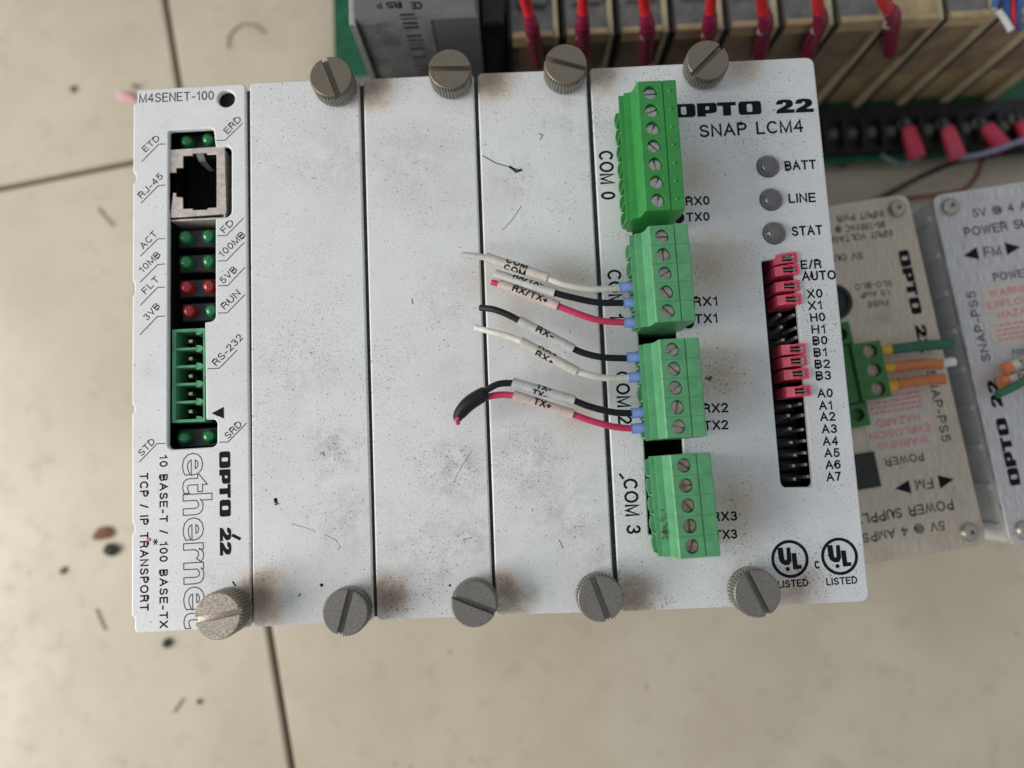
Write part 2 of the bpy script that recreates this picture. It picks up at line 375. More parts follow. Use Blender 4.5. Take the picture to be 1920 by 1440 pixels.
FONT = {
 'A': (.72, [[(0, 0), (.36, 1), (.72, 0)], [(.13, .35), (.59, .35)]]),
 'B': (.60, [[(0, .53), (.33, .53)] + _arc(.33, .765, .235, .235, -90, 90, 7)[0:] + [(0, 1), (0, 0), (.34, 0)] + _arc(.34, .265, .26, .265, -90, 90, 7)]),
 'C': (.68, [_arc(.37, .5, .37, .5, 48, 312, 14)]),
 'D': (.66, [[(0, 0), (0, 1), (.26, 1)] + _arc(.26, .5, .40, .5, 90, -90, 10) + [(0, 0)]]),
 'E': (.55, [[(.55, 1), (0, 1), (0, 0), (.55, 0)], [(0, .52), (.50, .52)]]),
 'F': (.52, [[(.52, 1), (0, 1), (0, 0)], [(0, .50), (.45, .50)]]),
 'G': (.70, [_arc(.37, .5, .37, .5, 48, 325, 14) + [(.70, .47), (.40, .47)]]),
 'H': (.62, [[(0, 0), (0, 1)], [(.62, 0), (.62, 1)], [(0, .52), (.62, .52)]]),
 'I': (.0, [[(0, 0), (0, 1)]]),
 'J': (.42, [[(.42, 1), (.42, .25)] + _arc(.21, .24, .21, .24, 0, -170, 7)]),
 'L': (.48, [[(0, 1), (0, 0), (.48, 0)]]),
 'M': (.74, [[(0, 0), (0, 1), (.37, .02), (.74, 1), (.74, 0)]]),
 'N': (.62, [[(0, 0), (0, 1), (.62, 0), (.62, 1)]]),
 'O': (.76, [_arc(.38, .5, .38, .5, 90, 450, 20)]),
 'P': (.58, [[(0, 0), (0, 1), (.32, 1)] + _arc(.32, .735, .26, .265, 90, -90, 7) + [(0, .47)]]),
 'R': (.62, [[(0, 0), (0, 1), (.34, 1)] + _arc(.34, .75, .25, .25, 90, -90, 7) + [(0, .5)], [(.36, .5), (.52, .40), (.60, 0)]]),
 'S': (.60, [_arc(.30, .755, .255, .245, 20, 250, 10) + [(.42, .47)] + _arc(.30, .245, .29, .245, 40, -160, 9)]),
 'T': (.62, [[(0, 1), (.62, 1)], [(.31, 1), (.31, 0)]]),
 'U': (.60, [[(0, 1), (0, .32)] + _arc(.30, .32, .30, .32, 180, 360, 8) + [(.60, 1)]]),
 'V': (.66, [[(0, 1), (.33, 0), (.66, 1)]]),
 'W': (.94, [[(0, 1), (.24, 0), (.47, .96), (.70, 0), (.94, 1)]]),
 'X': (.64, [[(0, 0), (.64, 1)], [(0, 1), (.64, 0)]]),
 'Y': (.62, [[(0, 1), (.31, .45), (.62, 1)], [(.31, .45), (.31, 0)]]),
 'Z': (.58, [[(0, 1), (.58, 1), (0, 0), (.58, 0)]]),
 '0': (.52, [_arc(.26, .5, .26, .5, 90, 450, 18)]),
 '1': (.34, [[(.04, .78), (.20, .83), (.27, 1), (.27, 0)]]),
 '2': (.54, [_arc(.27, .73, .26, .27, 165, -35, 9) + [(.02, 0), (.54, 0)]]),
 '3': (.54, [_arc(.27, .76, .23, .24, 155, -80, 8) + _arc(.26, .26, .27, .26, 75, -160, 9)]),
 '4': (.56, [[(.42, 0), (.42, 1), (0, .30), (.56, .30)]]),
 '5': (.54, [[(.49, 1), (.10, 1), (.05, .50)] + _arc(.26, .32, .27, .32, 130, -155, 10)]),
 '6': (.54, [_arc(.29, .66, .28, .34, 40, 180, 7) + [(.01, .32)] + _arc(.27, .32, .26, .32, 180, 540, 14)]),
 '7': (.52, [[(0, 1), (.52, 1), (.30, .5), (.18, 0)]]),
 '8': (.54, [_arc(.27, .76, .22, .24, 90, 450, 12), _arc(.27, .26, .27, .26, 90, 450, 14)]),
 '9': (.54, [_arc(.25, .34, .28, .34, 220, 360, 7) + [(.53, .68)] + _arc(.27, .68, .26, .32, 0, 360, 14)]),
 '-': (.32, [[(0, .38), (.32, .38)]]), '+': (.44, [[(0, .36), (.44, .36)], [(.22, .12), (.22, .60)]]), '/': (.30, [[(0, -.02), (.30, 1.02)]]),
 '.': (.03, [[(0, 0), (.03, 0)]]), ' ': (.26, []), '*': (.4, [[(.2, .2), (.2, .9)], [(0, .35), (.4, .75)], [(0, .75), (.4, .35)]]),
 'c': (.48, [_arc(.26, .36, .26, .36, 50, 310, 9)]),
 '@': (.95, [_arc(.48, .45, .47, .52, -60, 285, 18), _arc(.46, .45, .19, .22, 0, 360, 10), [(.66, .66), (.66, .30), (.80, .28), (.93, .45)]]),
}
def ribbons(s, L, h, hw, gap=.20, sub=0):
    """lettering in a flat (u, v) frame: list of vertices (u, v, lift) and faces"""
    W_ = 0; pl = []
    for ch in s:
        wd, st = FONT[ch]; pl.append((W_, st)); W_ += wd + gap + hw / h * 1.2
    W_ -= gap + hw / h * 1.2
    sx = (L - 2 * hw) / max(W_, .01); sy = h - 2 * hw; V = []; Fc = []; k = 0
    if W_ <= .01: sx = 1
    for x0, st in pl:
        for pts in st:
            P_ = [Vector((hw + (x0 + x) * sx, hw + y * sy)) for x, y in pts]
            if sub:
                Q_ = [P_[0]]
                for p in P_[1:]:
                    m_ = max(1, int((p - Q_[-1]).length / sub)); a0 = Q_[-1].copy()
                    for i in range(1, m_ + 1): Q_.append(a0.lerp(p, i / m_))
                P_ = Q_
            n = len(P_); k += 1; lz = (k % 7) * .0022; b = len(V)
            closed = (P_[0] - P_[-1]).length < 1e-4
            for i, p in enumerate(P_):
                t0 = (p - P_[i - 1]).normalized() if i else ((p - P_[-2]).normalized() if closed else None)
                t1 = (P_[i + 1] - p).normalized() if i < n - 1 else ((P_[1] - p).normalized() if closed else None)
                a_ = t0 or t1; c_ = t1 or t0; t = a_ + c_
                if t.length < .25: t = a_
                t.normalize(); nn = Vector((-t.y, t.x)); kk = hw / max(.45, abs(nn.dot(Vector((-c_.y, c_.x)))))
                e = t * 0
                if not closed and i == 0: e = -t * hw * .9
                if not closed and i == n - 1: e = t * hw * .9
                for q in (nn * kk + e, -nn * kk + e): V.append((p.x + q.x, p.y + q.y, lz))
            for i in range(n - 1): j = b + 2 * i; Fc.append((j + 1, j + 3, j + 2, j))
    return V, Fc
def place_text(s, a, b, h, z, m, parent, weight=0.0, outline=0.0, name='lettering', local=False, space=1.0, hw=None):
    """baseline from a to b (mm), cap height h mm, laid on height z"""
    a = Vector(a[:2]); b = Vector(b[:2]); d = b - a; L = d.length; d.normalize(); n = Vector((-d.y, d.x)); mb = MB(); out = []
    if outline:
        V, Fc = text_mesh(s, weight, outline, space); x0 = min(v[0] for v in V); x1 = max(v[0] for v in V); zz = max(abs(v[2]) for v in V) or 1
        V = [((v[0] - x0) / (x1 - x0) * L, v[1] / CAPH * h, .02 + v[2] / zz * .02) for v in V]
    else: V, Fc = ribbons(s, L, h, h * (.058 + weight), .20 * space)
    for v in V: p = a + d * v[0] + n * v[1]; out.append((p.x, p.y, z + .02 + v[2]))
    mb.add(out, Fc)
    return mb.build(name, m, parent, smooth=0, local=local)
def pxtext(s, p0, p1, hpx, m, parent, z=HF, **kw):
    a = F(*p0, z); b = F(*p1, z); q = F(p0[0], p0[1] + 10, z); sc = (q - a).length / 10
    return place_text(s, a, b, hpx * sc, z, m, parent, **kw)
GL = {}
def _glyphs():
    def rr(x0, y0, x1, y1, r): return rnd([(x0, y0), (x1, y0), (x1, y1), (x0, y1)], r)
    GL['O'] = [rr(0, 0, 1.65, 1, .26), rr(.60, .2, 1.0, .8, .14)]
    GL['P'] = [rnd([(0, 0, 0), (.6, 0, 0), (.6, .22, 0), (1.1, .22, .2), (1.42, .30, .2), (1.42, .9, .2), (1.3, 1, .1), (0, 1, 0)], .1), rr(.6, .48, .88, .74, .08)]
    GL['T'] = [[(.40, 0), (.98, 0), (.98, .74), (1.36, .74), (1.36, 1), (0, 1), (0, .74), (.40, .74)]]
    GL['2'] = [rnd([(0, 0, 0), (1.34, 0, 0), (1.34, .27, 0), (.78, .27, .02), (1.2, .50, .15), (1.3, .72, .2), (1.15, .97, .25), (.65, 1.04, .3), (.15, .97, .25), (.02, .66, .02), (.50, .66, .02), (.55, .80, .05), (.72, .80, .05), (.78, .68, .08), (.62, .52, .1), (.1, .27, .1)], .05)]
_glyphs()
def opto(a, b, h, z, m, parent, local=False):
    a = Vector(a[:2]); b = Vector(b[:2]); d = (b - a); k = d.length / 10.19; d.normalize(); n = Vector((-d.y, d.x))
    xs = [0, 1.78, 3.24, 4.77, 7.46, 8.85]
    for ch, x in zip('OPTO22', xs):
        sp = [[tuple(a + d * ((x + u) * k) + n * (v * h)) for u, v in poly] for poly in GL[ch]]
        plate('lettering', sp, z + .05, .04, 0, m, parent, smooth=0, local=local)
def line(pts, r, z, m, parent, name='leader_line', local=False):
    mb = MB(); P = [Vector((x, y, z)) for x, y in pts]
    # flat ribbon with mitred joints
    L, R_ = [], []
    for i, p in enumerate(P):
        t0 = (P[i] - P[i - 1]).normalized() if i else None; t1 = (P[i + 1] - P[i]).normalized() if i < len(P) - 1 else None
        t = (t0 + t1).normalized() if t0 is not None and t1 is not None else (t0 or t1)
        nn = Vector((-t.y, t.x, 0)); k = r / max(.4, (nn.dot(Vector((-(t1 or t0).y, (t1 or t0).x, 0)))))
        L.append(p + nn * k + Vector((0, 0, .03))); R_.append(p - nn * k + Vector((0, 0, .03)))
    n = len(P); mb.add(L + R_, [(i, i + 1, n + i + 1, n + i) for i in range(n - 1)])
    return mb.build(name, m, parent, smooth=0, local=local)

# ------------------------------------------------------------------ floor
TA = math.radians(9.05); TO = Vector((-27.6, 146.1)); TS = 300.0
fl = MB(); fl.add([(-3000, -3000, -3), (3000, -3000, -3), (3000, 3000, -3), (-3000, 3000, -3)], [(0, 1, 2, 3)])
floor = fl.build('floor', M_grout, None, smooth=0); tag(floor, kind='structure')
g = .95
tb = MB(); tb.box((g, g, -2.9), (TS - g, TS - g, 0), bev=.6); tme = tb.mesh()
ti = 0
for i in range(-5, 5):
    for j in range(-5, 5):
        o = link('tile', tme, M_tile, floor, smooth=0); ti += 1
        d = Vector((math.cos(TA), math.sin(TA))); n = Vector((-d.y, d.x)); p = TO + d * (i * TS) + n * (j * TS)
        o.location = Vector((p.x, p.y, random.uniform(-.15, 0))) * S; o.rotation_euler = (0, 0, TA)

# ------------------------------------------------------------------ controller modules
T = 1.5   # plate thickness
RACKB = MB()
rack = thing('card_rack', 'grey metal card rack under the white front plates, standing on the tiles', 'equipment rack', (76, 60, 0))
xs = [0.6, 24.9, 51.0, 76.5, 102.1, 153.2]
# open topped chassis
RACKB.box((3, 4, 0), (151.5, 116, 3)); RACKB.build('base_plate', M_edge, rack)
MB().box((3, 4, 3), (151.5, 5.5, HF - 6)).build('front_wall', M_edge, rack)
MB().box((3, 114.5, 3), (151.5, 116, HF - 6)).build('rear_wall', M_edge, rack)
MB().box((3, 5.5, 3), (4.5, 114.5, HF - 6)).build('side_wall', M_edge, rack)
MB().box((150, 5.5, 3), (151.5, 114.5, HF - 6)).build('side_wall', M_edge, rack)
MB().box((4.5, 5.6, HF - 6), (150, 9, HF - 4.1)).build('rail', M_black, rack)
MB().box((4.5, 111, HF - 6), (150, 114.4, HF - 4.1)).build('rail', M_black, rack)

for sx_ in (24.3, 50.7, 76.4, 102.0):
    MB().box((sx_ - 2.2, .8, HF - 4), (sx_ + 2.2, 119.0, HF - T - .12)).build('gasket_strip', M_seam, rack)
def thumb(parent, px, py, hgt, slot_px, m, r=4.72, lean=0):
    zt = HF + hgt; c = F(px, py, zt); cx, cy = c.x, c.y
    q = F(px + slot_px[0], py + slot_px[1], zt) - c; sa = math.atan2(q.y, q.x)
    z0 = HF + .02; nk = 40; n = nk * 4
    def kr(i, r0, dp): return r0 - (dp if (i % 4) in (2, 3) else 0)
    mb = MB()
    sd = 1.35                                     # slot depth
    lv = [(z0, r * .86, 0), (z0 + .9, r * .86, 0), (z0 + 1.0, r * .97, 0), (z0 + 1.5, r * .97, 0), (z0 + 1.6, r, .30), (zt - sd, r, .30)]
    vs = []; fs = []
    for (z, rad, dp) in lv:
        for i in range(n): a = 2 * PI * i / n; q_ = kr(i, rad, dp); vs.append((cx + q_ * math.cos(a), cy + q_ * math.sin(a), z))
    for k in range(len(lv) - 1):
        for i in range(n): j = (i + 1) % n; fs.append((k * n + i, k * n + j, (k + 1) * n + j, (k + 1) * n + i))
    fs.append(tuple((len(lv) - 1) * n + i for i in range(n)))
    side = MB(); side.add(vs, fs); k_ = side.build('knurled_body', M_thk, parent, smooth=20)
    # two halves of the head either side of the screwdriver slot
    hw = .62
    head = MB()
    for sgn in (0, PI):
        levels = [(zt - sd + .005, r, .30), (zt - .45, r, .30), (zt - .10, r * .955, 0), (zt, r * .93, 0)]
        na = 80; vs = []; fs = []
        for (z, rad, dp) in levels:
            lim = math.asin(hw / rad)
            for i in range(na + 1):
                t = i / na; a = lim + (PI - 2 * lim) * t; q_ = rad - (dp if (i % 4) in (2, 3) else 0)
                a2 = a + sa + sgn; vs.append((cx + q_ * math.cos(a2), cy + q_ * math.sin(a2), z))
        w_ = na + 1
        for k in range(len(levels) - 1):
            for i in range(na): fs.append((k * w_ + i, k * w_ + i + 1, (k + 1) * w_ + i + 1, (k + 1) * w_ + i))
            fs.append((k * w_ + na, k * w_, (k + 1) * w_, (k + 1) * w_ + na))
        fs.append(tuple((len(levels) - 1) * w_ + i for i in range(w_)))
        head.add(vs, fs)
    # floor of the slot
    h_ = head.build('head', m, k_, smooth=25)
    fl_ = MB(); fl_.lathe(cx, cy, [(r * .94, zt - sd + .01), (r * .93, zt - sd + .03)], 40)
    fl_.build('slot_floor', m, k_)
    k_.name = 'thumbscrew'
    return k_

def px_poly(L, z=HF): return [(*F2(p[0], p[1], z), *( [p[2]] if len(p) > 2 else [])) for p in L]

# ---- ethernet module
eth = thing('ethernet_module', 'white module plate with green and red lamps and a square network socket', 'electronic module', (12, 60, HF - 60))
outer = rnd(px_poly([(257, 168, .6), (454, 156.5, .8), (460, 161, .5), (471.5, 1168, .6), (467, 1177, .8), (256, 1187, .8), (252, 1182, .4), (252, 1159, .3), (246, 1154, .3),
        (247, 1003, .3), (251, 997, .3), (251, 985, .3), (247, 979, .3), (247, 778, .3), (251, 772, .3), (251, 762, .3), (247, 757, .3), (248, 556, .3), (252, 550, .3), (252, 531, .3), (248, 526, .3),
        (249, 345, .3), (254, 339, .3), (254, 328, .3), (249, 322, .3), (250, 196, .3), (257, 192, .3)]), .5, 3)
cut = rnd(px_poly([(316, 245, .7), (400, 240, .8), (404, 275, .3), (427, 273, .9), (434, 281, .9), (434, 399, .8), (427, 407, .8), (404, 409, .3), (404, 596, .5), (398, 602, .5), (384, 604, .3),
        (386, 787, .3), (402, 786, .8), (407, 792, .6), (407, 832, .8), (400, 838, .7), (321, 843, .8), (314, 836, .8)]), .5, 4)
hole = circ(*F2(424, 185), 1.95)
plate('front_plate', [outer, cut[::-1], hole[::-1]], HF, T, .35, M_eth, eth)
MB().box((4.7, 6, HF - 60), (24.0, 13, HF - T - .1)).build('card_edge', M_void, eth)
hp = F(424, 185); MB().lathe(hp.x, hp.y, [(3.0, HF - T - 6), (3.0, HF - T - .05)], 24).build('threaded_post', M_void, eth)
def rect(cx0, cy0, cx1, cy1, z):
    a = F(cx0, cy0, z); b = F(cx1, cy1, z); return min(a.x, b.x), min(a.y, b.y), max(a.x, b.x), max(a.y, b.y)
# dark box behind the opening
x0, y0, x1, y1 = 5.3, 28.5, 22.6, 111.8
mbx = MB(); mbx.box((x0, y0, HF - 14), (x1, y1, HF - 13)); mbx.box((x0, y0, HF - 13), (x0 + .6, y1, HF - T - .05)); mbx.box((x1 - .6, y0, HF - 13), (x1, y1, HF - T - .05))
mbx.box((x0 + .6, y0, HF - 13), (x1 - .6, y0 + .6, HF - T - .05)); mbx.box((x0 + .6, y1 - .6, HF - 13), (x1 - .6, y1, HF - T - .05)); mbx.build('inner_box', M_void, eth)
# network socket
jz = HF - .6
jo = px_poly([(317, 281), (421, 274), (424, 401), (319, 408)], jz)
ji = px_poly([(343, 292), (361, 291), (361, 287.5), (389, 286), (389, 289.5), (406, 289), (406, 389), (389, 390), (389, 393), (361, 394), (361, 391), (343, 391.5), (342.5, 370), (330, 369), (330, 361.5), (319, 361), (318, 325), (330, 324), (330, 315), (343, 314)], jz)
jk = plate('network_socket', [rnd(jo, .4, 2), ji[::-1]], jz, .5, .08, M_tin, eth)
ax, ay, bx, by = 7.3, 88.9, 19.4, 105.0
MB().box((ax, by - .4, HF - 13), (bx, by, jz - .55)).box((ax, ay, HF - 13), (bx, ay + .4, jz - .55)).box((bx - .4, ay + .4, HF - 13), (bx, by - .4, jz - .55)).build('shield_side', M_tin, jk)
MB().box((ax, by - .75, HF - 12.5), (bx - .85, by - .42, jz - .62)).box((ax, ay + .42, HF - 12.5), (bx - .85, ay + .75, jz - .62)).box((bx - .85, ay + .42, HF - 12.5), (bx - .42, by - .42, jz - .62)).build('added_dark_liner', M_void, jk)  # black walls added so the inside of the socket looks dark
MB().box((ax + .1, ay + .5, HF - 12.8), (bx - .5, by - .5, HF - 9)).build('socket_cavity', M_void, jk)
q = F(375, 292, jz - .5)
MB().add([(q.x-.95,q.y+.5,jz-.52),(q.x+.75,q.y+.55,jz-.52),(q.x+1.0,q.y-1.0,jz-1.1),(q.x-.5,q.y-1.1,jz-1.1),(q.x+1.8,q.y-2.2,jz-4),(q.x+.6,q.y-2.3,jz-4)],[(0,1,2,3),(3,2,4,5)]).build('ground_spring', M_edge, jk)
# lamps
ledz = HF - 3.0
lm_ = MB(); lm_.lathe(0, 0, [(1.75, -3), (1.75, -1.6), (1.55, -1.5), (1.55, -.4), (1.40, .25), (1.05, .72), (.55, .98), (.12, 1.06)], 24)
LEDG = lm_.mesh(); LEDG.materials.append(M_ledg); LEDR = LEDG.copy(); LEDR.materials.clear(); LEDR.materials.append(M_ledr)
rows = [((348, 263), (389, 259), 'GG'), ((345, 443), (389, 441), 'GG'), ((346, 490), (390, 488), 'GG'), ((347, 537), (390, 535), 'RR'), ((352, 582), (395, 581), 'RG'), ((343, 821), (390, 818), 'GG')]
for a, b, c in rows:
    A = F(*a, ledz + .6); B = F(*b, ledz + .6)
    MB().box((A.x - 2.1, min(A.y, B.y) - 2.05, HF - 12), (B.x + 2.0, max(A.y, B.y) + 2.0, ledz - 1.3), bev=.25).build('lamp_holder', M_housed, eth)
    for p, k in ((A, c[0]), (B, c[1])):
        o = link('lamp', LEDG if k == 'G' else LEDR, None, eth); o.location = (p - base(eth)) * S; o.location.z = (ledz - base(eth).z) * S
        o['label'] = 'green indicator lamp' if k == 'G' else 'red indicator lamp'
# serial header
hz = HF - 1.2
h0 = F(321.5, 618, hz); h1 = F(384, 790, hz); hx0, hx1 = h0.x + .2, h1.x; hy1, hy0 = h0.y, h1.y
hd = plate('serial_header', [[(hx0, hy0), (hx1, hy0), (hx1, hy1), (hx0, hy1)]] , HF - 9, .6, 0, M_greenh, eth)
pit = (hy1 - hy0 - 1.0) / 5
fr = MB(); fr.box((hx0, hy0, HF - 9), (hx0 + .75, hy1, hz)).box((hx1 - .35, hy0, HF - 9), (hx1, hy1, hz))
fr.box((hx0 + .75, hy0, HF - 9), (hx1 - .35, hy0 + .6, hz - .01)).box((hx0 + .75, hy1 - .6, HF - 9), (hx1 - .35, hy1, hz - .01))
for k in range(1, 5):
    y = hy0 + .5 + k * pit; fr.box((hx0 + .75, y - .26, HF - 9), (hx1 - 1.9, y + .26, hz - .15))
for k in range(0, 5):
    y = hy0 + .5 + k * pit
    fr.prism([(hx1 - 1.95, y - .75 if k else y), (hx1 - 1.0, y - .65 if k else y), (hx1 - .36, y - .05), (hx1 - .36, y + .05), (hx1 - 1.0, y + .65), (hx1 - 1.95, y + .75)], HF - 9, hz - .25)
y = hy1 - .5
fr.prism([(hx1 - 1.95, y - .9), (hx1 - 1.0, y - .7), (hx1 - .36, y - .1), (hx1 - .36, y - .02), (hx1 - 1.95, y - .02)], HF - 9, hz - .25)
fr.build('shroud', M_greenh, hd)
MB().box((hx0 + .76, hy0 + .62, HF - 8.9), (hx1 - .4, hy1 - .62, HF - 7.5)).build('cavity_floor', M_void, hd)
pm = MB(); pm.box((-.42, -.42, 0), (.42, .42, 4.6), bev=.12); PIN = pm.mesh()
for k in range(5):
    o = link('pin', PIN, M_pin, hd); c_ = Vector(((hx0 + hx1) / 2 - .35, hy0 + .5 + (k + .5) * pit, HF - 7.5)); o.location = (c_ - base(hd)) * S
# lettering on ethernet plate
TH = dict(weight=0.008)
pxtext('M4SENET-100', (261, 193), (401, 187), 17, M_ink, eth, weight=0.0)
for s_, a, b, h in [('ETD', (273, 286), (301, 261), 12), ('ERD', (427, 252), (454, 225), 12.5), ('RJ-45', (266, 373), (307, 332), 12.5), ('FD', (421, 438), (440, 419), 12.5),
        ('100MB', (417, 484), (461, 442), 13), ('5VB', (419, 533), (446, 507), 13), ('RUN', (422, 581), (452, 551), 13), ('RS-232', (406, 687), (457, 634), 13.5),
        ('ACT', (269, 468), (296, 440), 12.5), ('10MB', (267, 513), (302, 479), 12.5), ('FLT', (273, 552), (300, 525), 12.5), ('3VB', (276, 602), (301, 575), 12.5),
        ('STD', (266, 856), (292, 829), 12.5), ('SRD', (428, 824), (455, 797), 13)]:
    pxtext(s_, a, b, h, M_ink, eth, **TH)
for L_ in [[(310, 270), (297.5, 270.5), (266, 303)], [(405.5, 263.4), (422, 263), (455, 231)], [(310, 347), (297, 348), (264.5, 381)], [(407, 442), (424, 442), (457, 408.5)],
        [(408, 489.5), (424.5, 489), (458, 454.5)], [(408.5, 536), (427, 535.5), (459, 501.5)], [(408.5, 587), (426, 586.5), (459.5, 552)], [(389, 691.5), (411, 690.5), (445, 656)],
        [(309, 447.5), (296, 448), (263, 480.5)], [(309, 495), (296, 496), (263, 529)], [(309, 538.5), (295.5, 539), (263, 572.5)], [(309, 592.5), (295, 593.5), (262.5, 627.5)],
        [(309, 831.5), (294.6, 831.7), (261, 866.6)], [(411, 829), (427.5, 829), (462.4, 793)]]:
    line([F2(*p) for p in L_], .085, HF, M_ink, eth)
plate('arrow_mark', [[F2(396.5, 775), F2(420, 784.7), F2(419.5, 763)]], HF + .05, .04, 0, M_ink, eth, 0)
opto(F(411, 847), F(412.5, 1042), 2.35, HF, M_ink, eth)
pxtext('ethernet', (344, 850), (347, 1180), 51, M_inkg, eth, outline=0.010, weight=0.02)
pxtext('10 BASE-T / 100 BASE-TX', (299, 853), (299, 1178), 15.5, M_ink, eth, weight=.03, space=1.3)
pxtext('TCP / IP TRANSPORT', (262, 887), (262.5, 1146), 16, M_ink, eth, weight=.03, space=1.3)
pxtext('*', (284, 1011), (284, 1022), 14, M_ink, eth, weight=.01)
q = F(279, 1012); MB().lathe(q.x, q.y, [(.42, HF + .02), (.3, HF + .2)], 8).build('red_speck', M_inkr, eth)
thumb(eth, 407, 1155.5, 8.2, (85, -18), M_th2)

# ---- blank covers
def panel(corners, m, parent, r=1.3, holes=()):
    return plate('front_plate', [rnd(px_poly(corners), r, 5)] + [h[::-1] for h in holes], HF, T, .35, m, parent)
BL = [([(468, 154.5), (673, 145.5), (701, 1164), (474, 1176.5)], (620, 143, 6.0, (28, 72), M_th1), (647, 1149, 6.2, (-70, 275), M_th3), 38,
       'blank white cover plate right beside the plate with the network socket'),
      ([(681, 148), (888, 137.5), (925, 1153.5), (707, 1164)], (843, 128.5, 6.0, (100, -1), M_th1), (888.5, 1132.5, 6.2, (255, 100), M_th3), 64,
       'middle blank white cover plate, lower screw head chipped, where the loose wire ends reach'),
      ([(895, 137), (1098.5, 129), (1153, 1147), (931, 1153.5)], (1061, 119, 6.0, (450, 115), M_th1), (1126, 1122.5, 6.2, (100, 260), M_th3), 90,
       'blank white cover plate under most of the loose wires, with long scratches')]
for corners, t1, t2, xc, lab in BL:
    b_ = thing('blank_cover', lab, 'cover plate', (xc, 60, HF - 30), group='blank white cover plates')
    panel(corners, M_bl1, b_)
    MB().box((xc - 10, 12, HF - 30), (xc + 10, 108, HF - T - .3)).build('backing', M_seam, b_)
    for t in (t1, t2): thumb(b_, t[0], t[1], t[2], t[3], t[4])
M_scr = simple('grey_scratch', (.30, .29, .28), .8, 0, .5, 9)
# scuffs and scratches that mark the plates
def scuff(parent, pts, r, m=M_ink):
    line([F2(*p) for p in pts], r, HF + .01, m, parent, name='scuff_mark')
B0, B1, B2 = [o for o in SC.objects if o.name.startswith('blank_cover')]
scuff(B2, [(905, 292), (930, 306), (958, 314), (980, 321)], .10, M_inkg); scuff(B2, [(955, 312), (968, 322), (978, 318)], .28, M_inkg)
scuff(B2, [(978, 386), (958, 415), (942, 432)], .05, M_inkg); scuff(B0, [(516, 934), (518, 943)], .35); scuff(B2, [(1048, 1012), (1056, 1028)], .06, M_inkg)
scuff(B0, [(546, 982), (575, 990), (592, 997)], .05, M_scr); scuff(B0, [(608, 1002), (630, 1013), (638, 1026), (632, 1030)], .06, M_scr); scuff(B0, [(601, 1095), (605, 1099)], .3); scuff(B0, [(559, 1118), (564, 1113)], .12); scuff(B0, [(606, 847), (608, 855)], .07)
scuff(B1, [(850, 905), (868, 870), (885, 845)], .05, M_scr); scuff(B1, [(868, 1012), (884, 1008)], .12, M_scr); scuff(B1, [(842, 1096), (845, 1099)], .2); scuff(B1, [(772, 560), (774, 570)], .08); scuff(B2, [(1010, 250), (1018, 254), (1012, 262)], .08); scuff(B0, [(515, 946), (523, 944)], .15)
scuff(eth, [(435, 1003), (445, 1008), (451, 1011)], .32); scuff(eth, [(436, 1090), (442, 1099)], .16)

# ---- controller module
pr = thing('controller_module', 'wide white plate with three smoked grey lamps and four green terminal plugs', 'electronic module', (128, 60, HF - 80))
jr = rnd(px_poly([(1428, 489, .6), (1487, 480, .6), (1524, 906, .6), (1519, 913, .4), (1470, 914, .5), (1464, 906, .6)]), .5, 4)
ledp = [(1440, 312), (1446, 374), (1452, 437)]
holes = [jr] + [circ(*F2(*p), 2.45) for p in ledp]
# long opening behind the plugs
lo = px_poly([(1176, 212), (1247, 208), (1290, 1000), (1217, 1002)])
holes.append(rnd(lo, .3, 2))
panel([(1106, 128, 1.0), (1525.5, 106.5, 2.0), (1631, 1128, 2.0), (1162, 1147, 1.0)], M_prc, pr, 1.4, holes)
pb = MB(); pb.box((105.5, 8, HF - 80), (148, 112, HF - 16)); pb.build('circuit_housing', M_void, pr)
thumb(pr, 1327.7, 112, 5.6, (52, -52), M_th1); thumb(pr, 1420.6, 1113, 6.2, (200, 390), M_th3, r=4.85)
sm = MB(); sm.lathe(0, 0, [(2.42, -3), (2.42, -.15), (2.32, .45), (2.0, 1.05), (1.5, 1.5), (.9, 1.8), (.3, 1.93), (.05, 1.94)], 32); SME = sm.mesh()
for p in ledp:
    o = link('lamp', SME, M_leds, pr); q = F(*p, HF); o.location = (Vector((q.x, q.y, HF)) - base(pr)) * S; o['label'] = 'smoked grey indicator lamp'
q = F(1272, 408, HF); MB().lathe(q.x, q.y, [(1.35, HF + .02), (1.2, HF + .06)], 20).build('lamp_hole', M_void, pr)
q = F(1291, 606, HF); MB().lathe(q.x, q.y, [(1.2, HF + .02), (1.1, HF + .06)], 20).build('lamp_hole', M_void, pr)
# pin field
PITCH = 2.54
rowsy = [490, 512, 541, 566, 592, 616, 637, 658, 680, 704, 736, 759, 782, 807, 829, 851, 874, 898]
def pinx(py): return 1464 + (1492.5 - 1464) * (py - 592) / (898 - 592)
pin2 = MB(); pin2.box((-.32, -.32, 0), (.32, .32, 7.6), bev=.12); P2 = pin2.mesh()
jb = MB()
rows_w = []
for ry in rowsy:
    a = F(pinx(ry), ry, HF - 1.6); b = F(pinx(ry) + 24.5, ry - 1.5, HF - 1.6); rows_w.append((a, b))
hd2 = MB(); 
for (a, b) in rows_w: hd2.box((a.x - 1.3, a.y - 1.2, HF - 11.5), (b.x + 1.3, b.y + 1.2, HF - 9.2), bev=.3)
hd2.box((119, 20, HF - 15.5), (147, 92, HF - 13))
PH = hd2.build('pin_header', M_black, pr)
for k, (a, b) in enumerate(rows_w):
    if k in (0, 1, 2, 3, 7, 8, 9, 10): continue
    for p in (a, b):
        o = link('pin', P2, M_pin2, PH); o.location = (Vector((p.x, p.y, HF - 9.2)) - base(PH)) * S
        o.rotation_euler = (random.uniform(-.05, .05), random.uniform(-.05, .05), random.uniform(-.2, .2))
